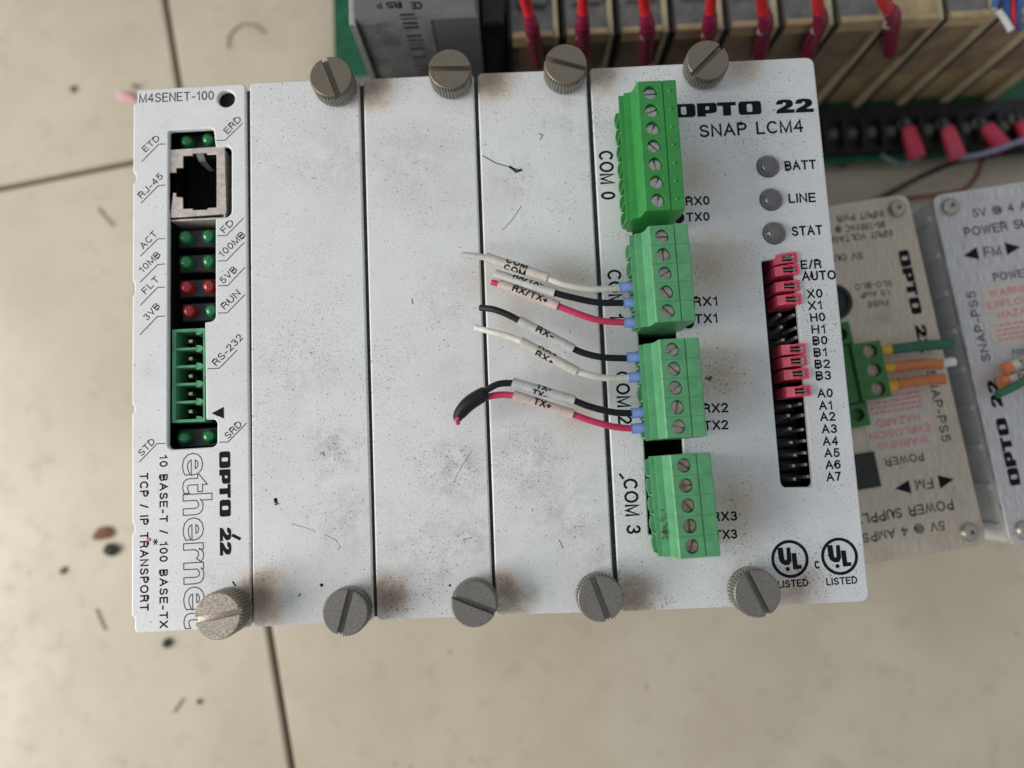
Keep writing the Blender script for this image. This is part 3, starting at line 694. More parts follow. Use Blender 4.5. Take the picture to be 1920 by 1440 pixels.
# jumper caps
def jumper_mesh():
    mb = MB()
    W, D, H = 4.9, 2.28, 8.0
    x0, x1, y0, y1 = -W / 2, W / 2, -D / 2, D / 2
    mb.prismy([(x0, 0), (x1, 0), (x1, H), (x0 + 1.5, H), (x0, H - 1.1)], y0, y1)
    return mb
jlab = ['E/R', 'AUTO', 'X0', 'X1', None, None, None, 'B1', 'B2', 'B3', 'A0']
cutj = MB(); cutj.box((-1.0, -.62, 5.2), (2.05, .55, 9)); cutj.box((.3, -.8, 6.9), (.95, .75, 9)); cutj.box((-2.6, 1.0, 6.5), (.2, 1.3, 9))
J0 = None
for k, nm in enumerate(jlab):
    if nm is None: continue
    a, b = rows_w[k]; c = (a + b) / 2
    zc = HF - 7.2 + {0: 0, 1: .3, 2: 0, 3: .2, 7: 0, 8: -.2, 9: .2, 10: .5}[k]
    t = thing('jumper_cap', f'pink jumper cap beside the {nm} lettering', 'jumper', (c.x, c.y, zc), group='pink jumper caps on the pin field')
    t.rotation_euler = (0, 0, random.uniform(-.03, .05))
    if J0 is None:
        o = jumper_mesh().build('shell', M_pink, t, smooth=0, local=True); boolean(o, cutj); J0 = o.data
        cl = MB(); cl.box((-.95, -.12, 4.8), (2.0, .08, 7.5)); cl.box((-.95, -.55, 4.8), (2.0, -.4, 6.6)); J1 = cl.build('contact_clip', M_pin2, t, local=True).data
    else:
        link('shell', J0, None, t, smooth=0); link('contact_clip', J1, None, t)
# lettering
opto(F(1262, 221), F(1526, 210), 3.15, HF, M_ink, pr)
pxtext('SNAP LCM4', (1312, 258), (1507, 247.5), 24, M_ink, pr, weight=.022)
for s_, a, b, h in [('BATT', (1472, 320), (1531, 317), 18), ('LINE', (1479, 381), (1530, 379), 18), ('STAT', (1485, 443), (1543, 440), 18.5),
        ('E/R', (1502, 505), (1541, 503), 17), ('AUTO', (1504, 527), (1568, 524), 18), ('X0', (1514, 560), (1543, 558), 17), ('X1', (1516, 582), (1543, 580), 17), ('H0', (1520, 604), (1548, 602), 16.5),
        ('H1', (1522, 626), (1549, 625), 16.5), ('B0', (1524, 647), (1552, 646), 16.5), ('B1', (1526, 669), (1552, 668), 16.5), ('B2', (1528, 691), (1557, 690), 16.5), ('B3', (1530, 713), (1559, 712), 17),
        ('A0', (1533, 746), (1562, 745), 17), ('A1', (1536, 769), (1562, 768), 17), ('A2', (1538, 790), (1567, 789), 17), ('A3', (1541, 813), (1570, 812), 17), ('A4', (1543, 836), (1572, 835), 17),
        ('A5', (1546, 858), (1575, 857), 17), ('A6', (1548, 880), (1577, 879), 17), ('A7', (1550, 903), (1578, 901), 17),
        ('RX0', (1286, 386), (1331, 384), 17), ('TX0', (1287, 416), (1331, 414), 17), ('RX1', (1300, 575), (1347, 573), 18), ('TX1', (1303, 607), (1347, 605), 18),
        ('RX2', (1318, 775), (1366, 773), 18), ('TX2', (1320, 807), (1366, 805), 18), ('RX3', (1336, 978), (1383, 976), 18), ('TX3', (1340, 1012), (1383, 1010), 18),
        ('COM 0', (1122, 283), (1127, 375), 26), ('COM 1', (1138, 506), (1143, 600), 26), ('COM 2', (1153, 697), (1159, 796), 26), ('COM 3', (1168, 898), (1175, 1002), 27),
        ('LISTED', (1459, 1103), (1516, 1099), 14), ('LISTED', (1550, 1098), (1608, 1094), 14), ('c', (1528, 1067), (1538, 1066), 20)]:
    pxtext(s_, a, b, h, M_ink, pr, weight=.034 if h < 20 else .022)
def ul(cx, cy, r):
    c = F(cx, cy); R_ = (F(cx + r, cy) - c).length
    pl = lambda pts: [(c.x + u * R_, c.y + v * R_ - u * R_ * 0.0) for u, v in pts]
    plate('approval_mark', [circ(c.x, c.y, R_, 48), circ(c.x, c.y, R_ * .84, 48)[::-1]], HF + .05, .04, 0, M_ink, pr, 0)
    U = [(-.62, .60), (-.34, .62), (-.30, .0), (-.24, -.08), (-.16, .0), (-.14, .60), (.06, .60), (.08, -.06), (-.04, -.30), (-.30, -.32), (-.52, -.18), (-.60, .05)]
    L_ = [(.10, .30), (.36, .30), (.38, -.34), (.60, -.34), (.60, -.54), (.14, -.56)]
    for poly in (U, L_): plate('approval_mark', [pl(poly)], HF + .05, .04, 0, M_ink, pr, 0)
    plate('approval_mark', [circ(c.x - .16 * R_, c.y - .52 * R_, R_ * .11, 14)], HF + .05, .04, 0, M_ink, pr, 0)
ul(1481, 1048, 35); ul(1574, 1043, 34.5)
scuff(pr, [(1161, 888), (1169, 898)], .22); scuff(pr, [(1323, 708), (1331, 712), (1333, 705)], .3, M_debrisb)

# ---- terminal plugs
def plug(name, label, scr, top, seamf, m, ms, bright=False, angs=None):
    zt = HF + top; n = len(scr)
    P_ = [F(*p, zt - .7) for p in scr]; p0 = sum((p.x for p in P_)) / n
    ys = [p.y for p in P_]; pit = (ys[0] - ys[-1]) / (n - 1); yc = (ys[0] + ys[-1]) / 2
    t = thing(name, label, 'terminal plug', (p0, yc, HF))
    ang = math.atan2((P_[0].x - P_[-1].x), (P_[0].y - P_[-1].y)); t.rotation_euler = (0, 0, -ang)
    x = lambda v: v - 113.05                       # local x, screw axis at 0
    y0 = -(n * pit) / 2 - .25; y1 = (n * pit) / 2 + (.25 if not bright else .5)
    z = top
    prof = [(x(108.9), .3), (x(108.3), 1.2), (x(108.3), z - 4.6), (x(109.6), z - 4.4), (x(110.1), z - 3.2), (x(110.35), z - .25), (x(110.6), z), (x(115.45), z), (x(115.45), z - .5), (x(115.65), z - .5), (x(115.65), z),
            (x(118.2), z), (x(118.4), z - .25), (x(118.4), z - 5), (x(118.1), z - 7), (x(117.6), -6), (x(109.6), -6), (x(109.6), .3)]
    mb = MB(); mb.prismy(prof, y0, y1)
    body = mb.build('housing', m, t, smooth=0, local=True)
    ct = MB()
    for k in range(n):
        yy = (n - 1) * pit / 2 - k * pit
        ct.lathe(0, yy, [(1.42, z - 3), (1.42, z + 1)], 26)
        ct.box((x(107.5), yy - 1.35, 2.6), (x(109.25), yy + 1.35, z - 5.6))
        if not bright and k: ct.box((x(110.0), yy + pit / 2 - .05, z - .12), (x(119), yy + pit / 2 + .05, z + .5))
    boolean(body, ct)
    lip = MB()
    for k in range(n):
        yy = (n - 1) * pit / 2 - k * pit
        lip.prism([(x(108.35), yy - pit / 2 + .1), (x(108.35), yy + pit / 2 - .1), (x(107.5), yy + pit / 2 - .35), (x(107.2), yy + .6), (x(107.2), yy - .6), (x(107.5), yy - pit / 2 + .35)], 1.0, 1.9)
        lip.box((x(107.3), yy - pit / 2 + .05, 1.9), (x(108.32), yy - pit / 2 + .35, z - 6.0))
    lip.box((x(107.3), y0 + .02, z - 6.0), (x(108.32), y1 - .02, z - 5.6))
    lip.build('wire_entry_lip', m, t, smooth=0, local=True)
    if bright:
        bp = MB(); bp.lathe(0, 0, [(.36, -.02), (.26, .2), (.1, .3)], 10); bme = bp.mesh()
        for k in range(n):
            o = link('coding_bump', bme, m, t); o.location = Vector((x(116.9), (n - 1) * pit / 2 - k * pit, z)) * S
    sc = MB(); sc.lathe(0, 0, [(1.27, -1.8), (1.27, -.62), (1.2, -.6)], 26)
    # slotted head: two half discs
    for sg in (0, PI):
        hw = .19; rr_ = 1.24; lim = math.asin(hw / rr_); na = 12
        pts = [(rr_ * math.cos(lim + (PI - 2 * lim) * i / na + sg), rr_ * math.sin(lim + (PI - 2 * lim) * i / na + sg)) for i in range(na + 1)]
        sc.prism(pts, -.59, 0)
    sme = sc.mesh()
    for k in range(n):
        o = link('screw', sme, ms, t, smooth=25); o.location = Vector((0, (n - 1) * pit / 2 - k * pit, z - .95)) * S
        o.rotation_euler = (0, 0, math.radians(angs[k] if angs else random.uniform(0, 180)) + ang)
    return t, pit
plug('terminal_plug', 'bright green seven-screw terminal plug beside COM 0, topmost of the column', [(1219, 176), (1221.6, 209), (1223.5, 243), (1225.7, 276.6), (1228, 310), (1230.6, 343), (1233, 377)], 14, 0, M_green0, M_steelw, True, [0, 20, 65, -45, -80, 60, 70])
plug('terminal_plug', 'green five-screw terminal plug beside COM 1 holding three wires', [(1240.5, 444), (1244, 480), (1246.5, 515), (1249, 549.5), (1252, 584)], 13, 0, M_green, M_steel, False, [0, 90, 30, -55, -45])
plug('terminal_plug', 'green five-screw terminal plug beside COM 2 holding four wires', [(1260, 656.4), (1263, 692.5), (1266.5, 727.5), (1269, 764), (1271.7, 800)], 13, 0, M_green, M_steel, False, [35, -45, 30, 75, -15])
plug('terminal_plug', 'green five-screw terminal plug without wires beside COM 3, lowest of the column', [(1281.3, 872.5), (1285.3, 910), (1289, 947.5), (1293, 986), (1296.3, 1024)], 13, 0, M_green, M_rust, False, [-35, 5, -50, 90, 70])

P3 = [o for o in SC.objects if o.name.startswith('terminal_plug')][-1]
dm = MB()
for k in range(70):
    q = F(random.gauss(1244, 4), random.gauss(985, 15), HF + 8.7); r_ = random.uniform(.03, .11)
    dm.box((q.x - r_, q.y - r_, HF + 8.6), (q.x + r_, q.y + r_ * 1.5, HF + 8.72), rz=random.uniform(0, 3))
dm.build('caked_dirt', M_debrisb, P3, 0)['kind'] = 'stuff'
# ---- loose wires on the plugs
def on_tube(s_, a, b, r, h, t0, t1, theta, m, parent):
    """text wrapped round a straight sleeve from a to b"""
    d = (b - a); L = d.length; d.normalize(); side = Vector((0, 0, 1)).cross(d).normalized(); up = d.cross(side).normalized()
    V, Fc = ribbons(s_, (t1 - t0) * L, h, h * .095, .2, .16); out = []
    for v in V:
        u = t0 + v[0] / L; th = theta + (v[1] - h / 2) / r; R_ = r + .07 + v[2]
        out.append(a + d * (u * L) + side * (math.sin(th) * R_) + up * (math.cos(th) * R_))
    MB().add(out, Fc).build('lettering', m, parent, smooth=0)
def Z(px, py, z): return F(px, py, HF + z)
def wire(label, pts, split, mw, mm, ferr, texts, mtail=None, rw=.70, rm=1.03, group='loose wires on the terminal plugs'):
    """pts: (px,py,z over plate) from the free end to the ferrule; split = index range of the marker sleeve"""
    P_ = [Z(*p) for p in pts]; t = thing('wire', label, 'wire', tuple(P_[-1]), group=group)
    i0, i1 = split
    tail = P_[:i0 + 1]
    if len(tail) > 1: sweep(MB(), tail, rw, 12).build('tail', mtail or mw, t) if False else None
    mb = MB()
    if len(tail) > 1:
        sweep(mb, tail, rw * (.95 if mtail else 1), 14)
        mb.build('tail', mtail or mw, t)
    mb = MB(); sweep(mb, P_[i1:], rw, 14); mb.build('insulation', mw, t)
    a, b = P_[i0], P_[i1]
    mb = MB(); ee = (b - a).normalized() * .5
    sweep(mb, [a - ee, a, a * .5 + b * .5, b, b + ee], rm, 18, 6, rr=lambda q: rm * (1 - .10 * (abs(q - .5) * 2) ** 8)); sl = mb.build('marker_sleeve', mm, t)
    for (s_, t0, t1, th) in texts: on_tube(s_, a, b, rm, 1.55, t0, t1, th, M_ink, sl)
    f0, f1 = Z(*ferr[0]), Z(*ferr[1]); e = (f1 - f0)
    mb = MB(); sweep(mb, [f0, f0 + e * .02, f0 + e * .9, f1], 1.04, 16, 4, rr=lambda q: 1.08 if q < .6 else .98); mb.build('ferrule', M_ferr, t)
    return t
W = [
 ('white wire with grey tail and COM marker, top wire on the COM 1 plug', [(868, 478, 4.5), (890, 480, 5), (917, 484, 5.5), (1022, 519, 7), (1060, 534, 7.2), (1110, 542, 6.5), (1165, 540, 5)], (2, 3), M_white, M_marky, [(1162, 540, 5), (1198, 536, 5)], [('COM', .3, .68, .75), ('COM', .3, .68, -1.0)], M_mark),
 ('black wire with a grey marker sleeve, middle wire on the COM 1 plug', [(930, 514, 4.5), (934, 515, 4.6), (1036, 548, 7), (1070, 557, 7), (1120, 567, 6), (1172, 568, 5)], (1, 2), M_blk, M_mark, [(1170, 568, 5), (1203, 567, 5)], [('RX/TX-', .28, .82, .85)], M_blk),
 ('red wire with marker reading RX/TX+, lowest wire on the COM 1 plug', [(922, 529, 4.5), (941, 534, 4.8), (1042, 572, 7), (1080, 587, 7), (1125, 601, 6), (1174, 605, 5)], (1, 2), M_red, M_markp, [(1171, 605, 5), (1204, 604, 5)], [('RX/TX+', .22, .86, .1)], M_red),
 ('black wire with grey marker reading RX-, uppermost wire on the COM 2 plug', [(901, 577, 4.5), (925, 580, 6), (950, 589, 6.5), (978, 603, 6.8), (1071, 652, 7), (1095, 662, 6.8), (1130, 670, 6), (1180, 672, 5)], (3, 4), M_blk, M_mark, [(1176, 670, 5), (1210, 669, 5)], [('RX-', .30, .64, .1)], None),
 ('white wire with a long pale tail, second wire down on the COM 2 plug', [(891, 614, 4.5), (925, 623, 6), (955, 631, 6.4), (981, 642, 6.8), (1077, 694, 7), (1105, 703, 6.8), (1140, 709, 6), (1184, 708, 5)], (3, 4), M_white, M_marky, [(1180, 708, 5), (1213, 705, 5)], [('RX+', .28, .62, -.85), ('RX+', .28, .62, 1.1)], M_white),
 ('black wire ending in a fat black sleeve, third down on the COM 2 plug', [(898, 745, 6.5), (912, 732, 6.8), (935, 720, 7), (966, 718, 7), (1072, 749, 7), (1105, 762, 6.8), (1150, 773, 6), (1190, 775, 5)], (3, 4), M_blk, M_mark, [(1185, 775, 5), (1218, 772, 5)], [('TX-', .36, .62, .75), ('TX-', .32, .58, -.95)], None),
 ('red wire with marker reading TX+, lowest wire on the COM 2 plug', [(898, 751, 5.5), (915, 744, 5.8), (940, 740, 6), (968, 742, 6.4), (1070, 775, 7), (1105, 788, 6.8), (1150, 800, 6), (1190, 804, 5)], (3, 4), M_red, M_markp, [(1185, 804, 5), (1219, 801, 5)], [('TX+', .32, .64, .1)], None)]
WT = [wire(*w_) for w_ in W]
mb = MB(); sweep(mb, [Z(912, 736, 6.3), Z(905, 740, 6.3), Z(880, 756, 6), Z(862, 776, 5.4), Z(857, 788, 4.6)], 1.5, 16, 6, rr=lambda q: 1.3 + .35 * math.sin(PI * q) - .55 * q ** 3); mb.build('black_sleeve', M_blk, WT[5])
mb = MB(); sweep(mb, [Z(860, 781, 6.0), Z(857, 787, 5.8), Z(859, 795, 5.2)], .45, 10, 5); mb.build('red_tip', M_red, WT[6])
mb = MB(); sweep(mb, [Z(866, 478, 4.5), Z(872, 479, 4.6)], .5, 8); mb.build('bare_strands', M_steel, WT[0])

# ------------------------------------------------------------------ power supplies
PZ = 60.0
ra, rb = F(1780, 388, PZ), F(1919, 994, PZ); la, lb = F(1680, 390, PZ), F(1817, 1000, PZ)
def frame(a, b): w_ = (a - b); w_.z = 0; w_.normalize(); return (a + b) / 2, w_, Vector((w_.y, -w_.x, 0))
OR, WR, UR = frame(ra, rb); OL, WL_, UL_ = frame(la, lb)
def LL(px, py, z=PZ): p = F(px, py, z) - OL; return (-(p.dot(UL_)), -(p.dot(WL_)))      # local coords of the upside-down supply
def power_supply(name, label, rot, org, M_lid=None):
    t = thing(name, label, 'power supply', (org.x, org.y, 0), rot, group='aluminium topped power supply modules')
    lid = plate('lid', [rnd([(-3.9, -46), (28.9, -46), (28.9, 46), (-3.9, 46)], 3, 6)], PZ, 1.6, .3, M_lid or M_alu, t, local=True)
    bo = MB(); bo.prism(rnd([(-3.6, -45.6), (28.6, -45.6), (28.6, 45.6), (-3.6, 45.6)], 2.6, 5), 4, PZ - 1.65); bo.build('case', M_pvcw, t, local=True)
    rb_ = MB()
    for k in range(9):
        v = -41 + k * 10.2; rb_.box((-4.3, v - .7, 6), (-3.62, v + .7, PZ - 3)); 
    rb_.box((-4.5, -45, 28), (-3.62, 45, 29.2)); rb_.box((-4.9, -44, 1), (29.5, 44, 4)); rb_.build('side_ribs', M_pvcw, t, local=True)
    for v in (-42.2, 42.2):
        for u in (0,):
            s_ = MB(); s_.lathe(u, v, [(2.5, PZ), (2.5, PZ + .1), (2.3, PZ + .15), (2.15, PZ + .8), (1.6, PZ + 1.35), (.8, PZ + 1.62), (.1, PZ + 1.68)], 24); so = s_.build('lid_screw', M_steel, t, local=True)
            s2 = MB(); s2.box((u - .75, v - .14, PZ + 1.3), (u + .75, v + .14, PZ + 1.70), rz=.8); s2.box((u - .75, v - .14, PZ + 1.3), (u + .75, v + .14, PZ + 1.69), rz=.8 + PI / 2); s2.build('cross_recess', M_void, so, local=True)
    def tx(s_, a, b, h, m=M_ink, wt=.014): place_text(s_, a, b, h, PZ, m, t, weight=wt, local=True)
    tx('5V @ 4 AMPS', (5.5, 38.4), (26.5, 38.4), 2.3); tx('POWER SUPPLY', (2.3, 33.6), (27.5, 33.6), 2.5); tx('FM', (6.1, 27.5), (10.6, 27.5), 2.7); tx('POWER', (7, 20.9), (17, 20.9), 2.1)
    plate('arrow_mark', [[(.7, 28.8), (4.6, 27.2), (4.6, 30.6)]], PZ + .05, .04, 0, M_ink, t, 0, local=True)
    plate('arrow_mark', [[(15.9, 28.8), (12.0, 30.6), (12.0, 27.2)]], PZ + .05, .04, 0, M_ink, t, 0, local=True)
    opto((2.0, -31.1), (2.0, -4.0), 2.7, PZ, M_ink, t, local=True)
    tx('SNAP-PS5', (1.6, .8), (1.6, 19.3), 2.3)
    tx('POWER', (7.5, 1.4), (13.5, 1.4), 1.3)
    for s_, a, b, h in [('FUSE', (1664, 561), (1625, 566), 1.6), ('1.0 AMP', (1669, 542), (1612, 548), 1.6), ('SLO-BLO', (1671, 525), (1602, 533), 1.6), ('5V OUT', (1616, 472), (1552, 479), 1.9),
                        ('INPUT VOLTAGE', (1672, 430), (1552, 445), 1.8), ('95-130VAC @', (1659, 414), (1565, 425), 1.8), ('INPUT PWR', (1655, 394), (1567, 404), 1.8)]:
        tx(s_, LL(*a), LL(*b), h)
    st = plate('warning_sticker', [rnd([(3.0, 3.6), (20.2, 3.6), (20.2, 20.0), (3.0, 20.0)], .5, 2)], PZ + .10, .08, 0, M_sticker, t, 0, local=True)
    for s_, y, h, a, b in [('WARNING', 16.9, 1.9, 5, 18), ('EXPLOSION', 14.0, 1.9, 3.8, 19.4), ('HAZARD', 11.1, 1.9, 6, 17)]:
        place_text(s_, (a, y), (b, y), h, PZ + .10, M_inkr, st, weight=.012, local=True)
    for k in range(4):
        mbl = MB(); x_ = 4.6
        while x_ < 18.5:
            q_ = random.uniform(.5, 1.6); mbl.box((x_, 9.4 - k * 1.25 - .22, PZ + .11), (min(x_ + q_, 18.8), 9.4 - k * 1.25 + .22, PZ + .13)); x_ += q_ + .4
        mbl.build('small_print', M_inkr, st, 0, local=True)
    fu = LL(1563, 567); f_ = MB(); f_.lathe(fu[0], fu[1], [(4.7, PZ - 1), (4.7, PZ + .6), (4.2, PZ + .8), (3.6, PZ + .7), (3.5, PZ + .1)], 32); f_.build('fuse_holder', M_black, t, local=True)
    s_ = MB(); s_.box((19.4, 18.8, PZ), (27.0, 27.6, PZ + 1.2), bev=.4); s_.build('lamp_window', M_black, t, local=True)
    # terminal block on the lid
    tz = PZ + 5.5
    b0 = LL(1652, 637, tz); b1 = LL(1678, 742, tz)
    u0, u1 = b0[0] + .2, b0[0] + 7.6; v0, v1 = b0[1], b1[1]
    mb = MB(); mb.prismy([(u0, PZ + .02), (u0, tz - .3), (u0 + .3, tz), (u1, tz), (u1 + .4, tz - 1.2), (u1 + 4.8, tz - 1.8), (u1 + 4.8, PZ + .02)], v0, v1)
    blk = mb.build('terminal_block', M_greend, t, smooth=0, local=True)
    n = 3; pt = (v1 - v0) / n; ct = MB()
    for k in range(n): ct.lathe(u0 + 3.0, v0 + (k + .5) * pt, [(1.75, tz - 2), (1.75, tz + 1)], 22)
    boolean(blk, ct)
    for k in range(n):
        s_ = MB(); s_.lathe(u0 + 3.0, v0 + (k + .5) * pt, [(1.6, tz - 2), (1.6, tz - 1.2)], 22); s_.box((u0 + 1.6, v0 + (k + .5) * pt - .25, tz - 1.2), (u0 + 4.4, v0 + (k + .5) * pt + .25, tz - 1.15), rz=.9 + .3 * k)
        s_.build('screw', M_rust, blk, local=True)
    for (va, vb, vv) in ((v0 - 6.2, v0 - .05, v0 - 3.2), (v1 + .05, v1 + 6.2, v1 + 3.2)):
        ea = MB(); ea.box((u0 + 5.5, va, PZ + .02), (u0 + 11, vb, tz - 2.2), bev=.4); e_ = ea.build('mounting_ear', M_greend, blk, local=True)
        cv = MB(); cv.lathe(u0 + 8.4, vv, [(1.7, tz - 4), (1.7, tz)], 20); boolean(e_, cv)
    return t, tz
angR = math.atan2(WR.x, WR.y); angL = math.atan2(WL_.x, WL_.y)
psR, tz = power_supply('power_supply', 'brushed aluminium power supply reading upright, at the right edge of the picture', -angR, OR)
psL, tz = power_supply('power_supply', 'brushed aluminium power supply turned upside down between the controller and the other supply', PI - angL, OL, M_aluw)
def stub(label, m, pts, r, tip=None, coll=True, cat='wire', group=None, name='wire'):
    P_ = [F(*p) for p in pts]; t = thing(name, label, cat, tuple(P_[0]), group=group)
    mb = MB(); sweep(mb, P_, r, 14); mb.build('insulation', m, t)
    if coll: mb = MB(); d = (P_[1] - P_[0]).normalized(); sweep(mb, [P_[0] - d * 1.2, P_[0] + d * 1.1], r * 1.06, 14, smooth=False); mb.build('ferrule', M_yel, t)
    if tip: mb = MB(); sweep(mb, [F(*p) for p in tip[1]], r * .92, 12); mb.build('tip', tip[0], t)
    return t
g_ = 'cut wires in the power supply terminals'
stub('short dark green wire in the top terminal of the upside-down power supply', M_teal, [(1662, 656, 63), (1680, 654, 63.5), (1730, 648, 64.5), (1786, 645, 65)], 1.25, group=g_)
stub('orange wire with a white frayed tip in the middle terminal of the power supply', M_orange, [(1666, 690, 63), (1690, 687, 63.5), (1730, 682, 64.5), (1766, 683, 65)], 1.3, (M_pvcw, [(1762, 683, 65), (1775, 680, 65), (1789, 678, 65)]), group=g_)
stub('orange wire without a white tip in the lowest terminal of the power supply', M_orange, [(1672, 723, 63), (1690, 720, 63.5), (1730, 713, 64.5), (1771, 711, 65)], 1.3, group=g_)
g_ = 'marked wire ends lying on the right power supply'
for (lab, a, b, tx_) in [('upper cream sleeved wire end with orange face, marked 190', (1888, 691), (1960, 664), '190'), ('lower cream sleeved wire end with orange face, marked 01130', (1882, 716), (1965, 694), '01130')]:
    A = F(*a, PZ + 4); B = F(*b, PZ + 4); t = thing('wire', lab, 'wire', tuple(A), group=g_); d = (B - A).normalized()
    mb = MB(); sweep(mb, [A, A + d * 1.0, B, B + d * 40], 1.45, 16); sl = mb.build('marker_sleeve', M_marky, t)
    mb = MB(); sweep(mb, [A - d * 1.0, A + d * .8], 1.62, 16, smooth=False); mb.build('orange_end', M_orange, t)
    mb = MB(); sweep(mb, [A - d * 1.04, A - d * .9], .4, 8, smooth=False); mb.build('copper_core', M_rust, t)
    on_tube(tx_, A, B, 1.45, 1.6, .25, .25 + .13 * len(tx_), .25, M_ink, sl)
stub('dark teal wire end crossing the second marked wire at the right edge', M_teal, [(1869, 740, 66.5), (1890, 731, 66.5), (1925, 712, 67), (1990, 676, 68)], 1.0, coll=False, group=g_)

# ------------------------------------------------------------------ I/O rack behind
RY = 146.0
BZ = 8.0
rx0 = F(626, 60, BZ).x
pc = thing('mounting_rack', 'green circuit board with a black screw terminal strip along its edge', 'circuit board', (200, 170, 0))
yb = F(1640, 302, BZ).y
b_ = MB(); b_.box((rx0, yb, BZ - 1.6), (420, 215, BZ)); b_.build('circuit_board', M_pcb, pc)
for (x_, y_) in ((rx0 + 5, yb + 4), (200, yb + 4), (400, yb + 4), (rx0 + 5, 210), (400, 210)):
    MB().lathe(x_, y_, [(3, 0), (3, BZ - 1.65)], 12).build('standoff', M_edge, pc)
ts0 = F(1552, 272, 16).y; ts1 = F(1552, 222, 16).y
tsx = 110.0; tp = (FY(1783, 230, 135).x - FY(1704, 233, 135).x) / 3
a0 = F(1543, 235, 16).x
p1, p2 = F(1670, 228, 15), F(1742, 226, 15); tp = (p2 - p1).x / 2
xx = p1.x - tp * 12
strip = MB(); strip.box((xx - tp, ts0 - 1, BZ), (420, ts1 + .5, 13)); strip.box((xx - tp, ts1 + .5, BZ), (420, RY - .6, 11)); strip_o = strip.build('terminal_strip', M_black, pc)
fin = MB(); fin.box((-.55, 0, BZ), (.55, ts1 - ts0 + .5, 16.5), bev=.2); FM_ = fin.mesh()
M_strip = simple('dull_strip_screw', (.17, .16, .15), .5, .4, .3, 12)
scm = MB(); scm.lathe(0, 0, [(1.9, 13), (1.9, 14.2), (1.5, 14.6)], 16); scm.box((-1.5, -.25, 14.6), (1.5, .25, 14.75), rz=.6); SM_ = scm.mesh()
k = 0
while xx < 415:
    o = link('divider', FM_, M_black, strip_o); o.location = (Vector((xx - tp / 2, ts0 - .5, 0)) - base(pc)) * S
    o = link('screw', SM_, M_strip, strip_o); o.location = (Vector((xx, (ts0 + ts1) / 2, 0)) - base(pc)) * S
    xx += tp; k += 1
# relay modules
x1054 = FY(1054, 40, RY).x; x1668 = FY(1690, 13, RY).x
MP = (x1668 - x1054) / 6
mod = None
def relay_children(t, cap_dark=False):
    w2 = MP / 2
    m1 = MB(); m1.box((-w2 + 1.5, 1.2, 28), (w2 - 1.5, 40, 58)); m1.build('body', M_tan2, t, local=True)
    m2 = MB(); m2.box((-w2 + 1.5, 2.6, BZ + .1), (w2 - 1.5, 40, 26)); m2.build('foot', M_tan, t, local=True)
    m3 = MB(); m3.box((-w2 + 2.2, 3.4, 26), (w2 - 2.2, 39, 28)); m3.build('shade_band', M_black, t, local=True)  # black strip stands in for the shadow band across the front
    for sx in (-1, 1):
        m4 = MB(); xa, xb = (sx * (w2 - .45), sx * (w2 - 1.9)); m4.box((min(xa, xb), -.4 if sx > 0 else .5, BZ + .1), (max(xa, xb), 40.5, 60.3 if sx > 0 else 58), bev=.3); m4.build('flange_or_gap_shade', M_ridge if sx > 0 else M_black, t, local=True)  # left bar is black to paint in the shade of the gap
    m5 = MB(); m5.box((-w2 + 1.9, 0, 55.5), (w2 - 1.9, 1.9, 60), bev=.3); m5.build('rim', M_tan, t, local=True)
    m6 = MB(); m6.box((-w2 + 1.9, 1.9, 56), (w2 - 1.9, 40, 58.6)); m6.build('cap', M_greyp if not cap_dark else M_tan, t, local=True)
    m7 = MB(); m7.box((-w2 + 3.6, 9, 58.6), (w2 - 3.6, 18, 60.5), bev=.5); m7.build('connector', M_black if cap_dark else M_greyp, t, local=True)
    if cap_dark:
        m8 = MB(); m8.lathe(0, 11, [(2.6, 60.4), (2.6, 61.4), (2.0, 61.8), (1.9, 61.2)], 20); m8.build('screw', M_steel, t, local=True)
def copy_tree(o, parent=None):
    c = o.copy(); COL.objects.link(c); c.parent = parent
    for ch in o.children: copy_tree(ch, c)
    return c
rel = []
ords = ['first', 'second', 'third', 'fourth', 'fifth', 'sixth', 'seventh', 'eighth', 'ninth', 'tenth', 'eleventh', 'twelfth']
proto = None
for k in range(11):
    x_ = x1054 + (k - .5) * MP
    lab = f'tan plastic relay module, {ords[k]} one right of the black module'
    if proto is None:
        proto = thing('relay_module', lab, 'relay module', (x_, RY, 0), group='tan relay modules in the rack'); relay_children(proto); t = proto
    elif k == 7:
        t = thing('relay_module', 'tan relay module with a black connector and a round screw on top, upper right', 'relay module', (x_, RY, 0), group='tan relay modules in the rack'); relay_children(t, True)
    else:
        t = copy_tree(proto); t.location = Vector((x_, RY, 0)) * S; t['label'] = lab
    rel.append(t)
# dark grey module at the left of the rack
gx0 = F(640, 60, 50).x
ga = FY(650, 0, RY - 2); gb = FY(690, 135, RY - 2)
gxl = (ga.x + gb.x) / 2; gxm = FY(812, 60, RY - 2).x; gxr = FY(900, 60, RY - 2).x; gxe = FY(948, 60, RY).x
gm = thing('dark_grey_module', 'dark grey module with a dirty label and barcode, behind the blank covers', 'electronic module', (gxl + 12, RY, 0))
m_ = MB(); m_.box((gxl, RY - 2, BZ), (gxr, RY + 45, 74), bev=.8); m_.build('housing', M_dgrey, gm)
m_ = MB(); m_.box((gxl - .6, RY - 2.9, BZ), (gxl + 1.0, RY + 45, 74), bev=.3); m_.build('corner_highlight', simple('pale_grey_edge', (.34, .34, .34), .35), gm)  # pale strip paints in the highlight along the left edge
lb_ = MB(); lb_.box((gxl + 1.6, RY - 2.15, 20), (gxm, RY - 2.02, 73)); lbo = lb_.build('label', M_lab, gm)
def on_front(px, py): p = FY(px, py, RY - 2.2); return p
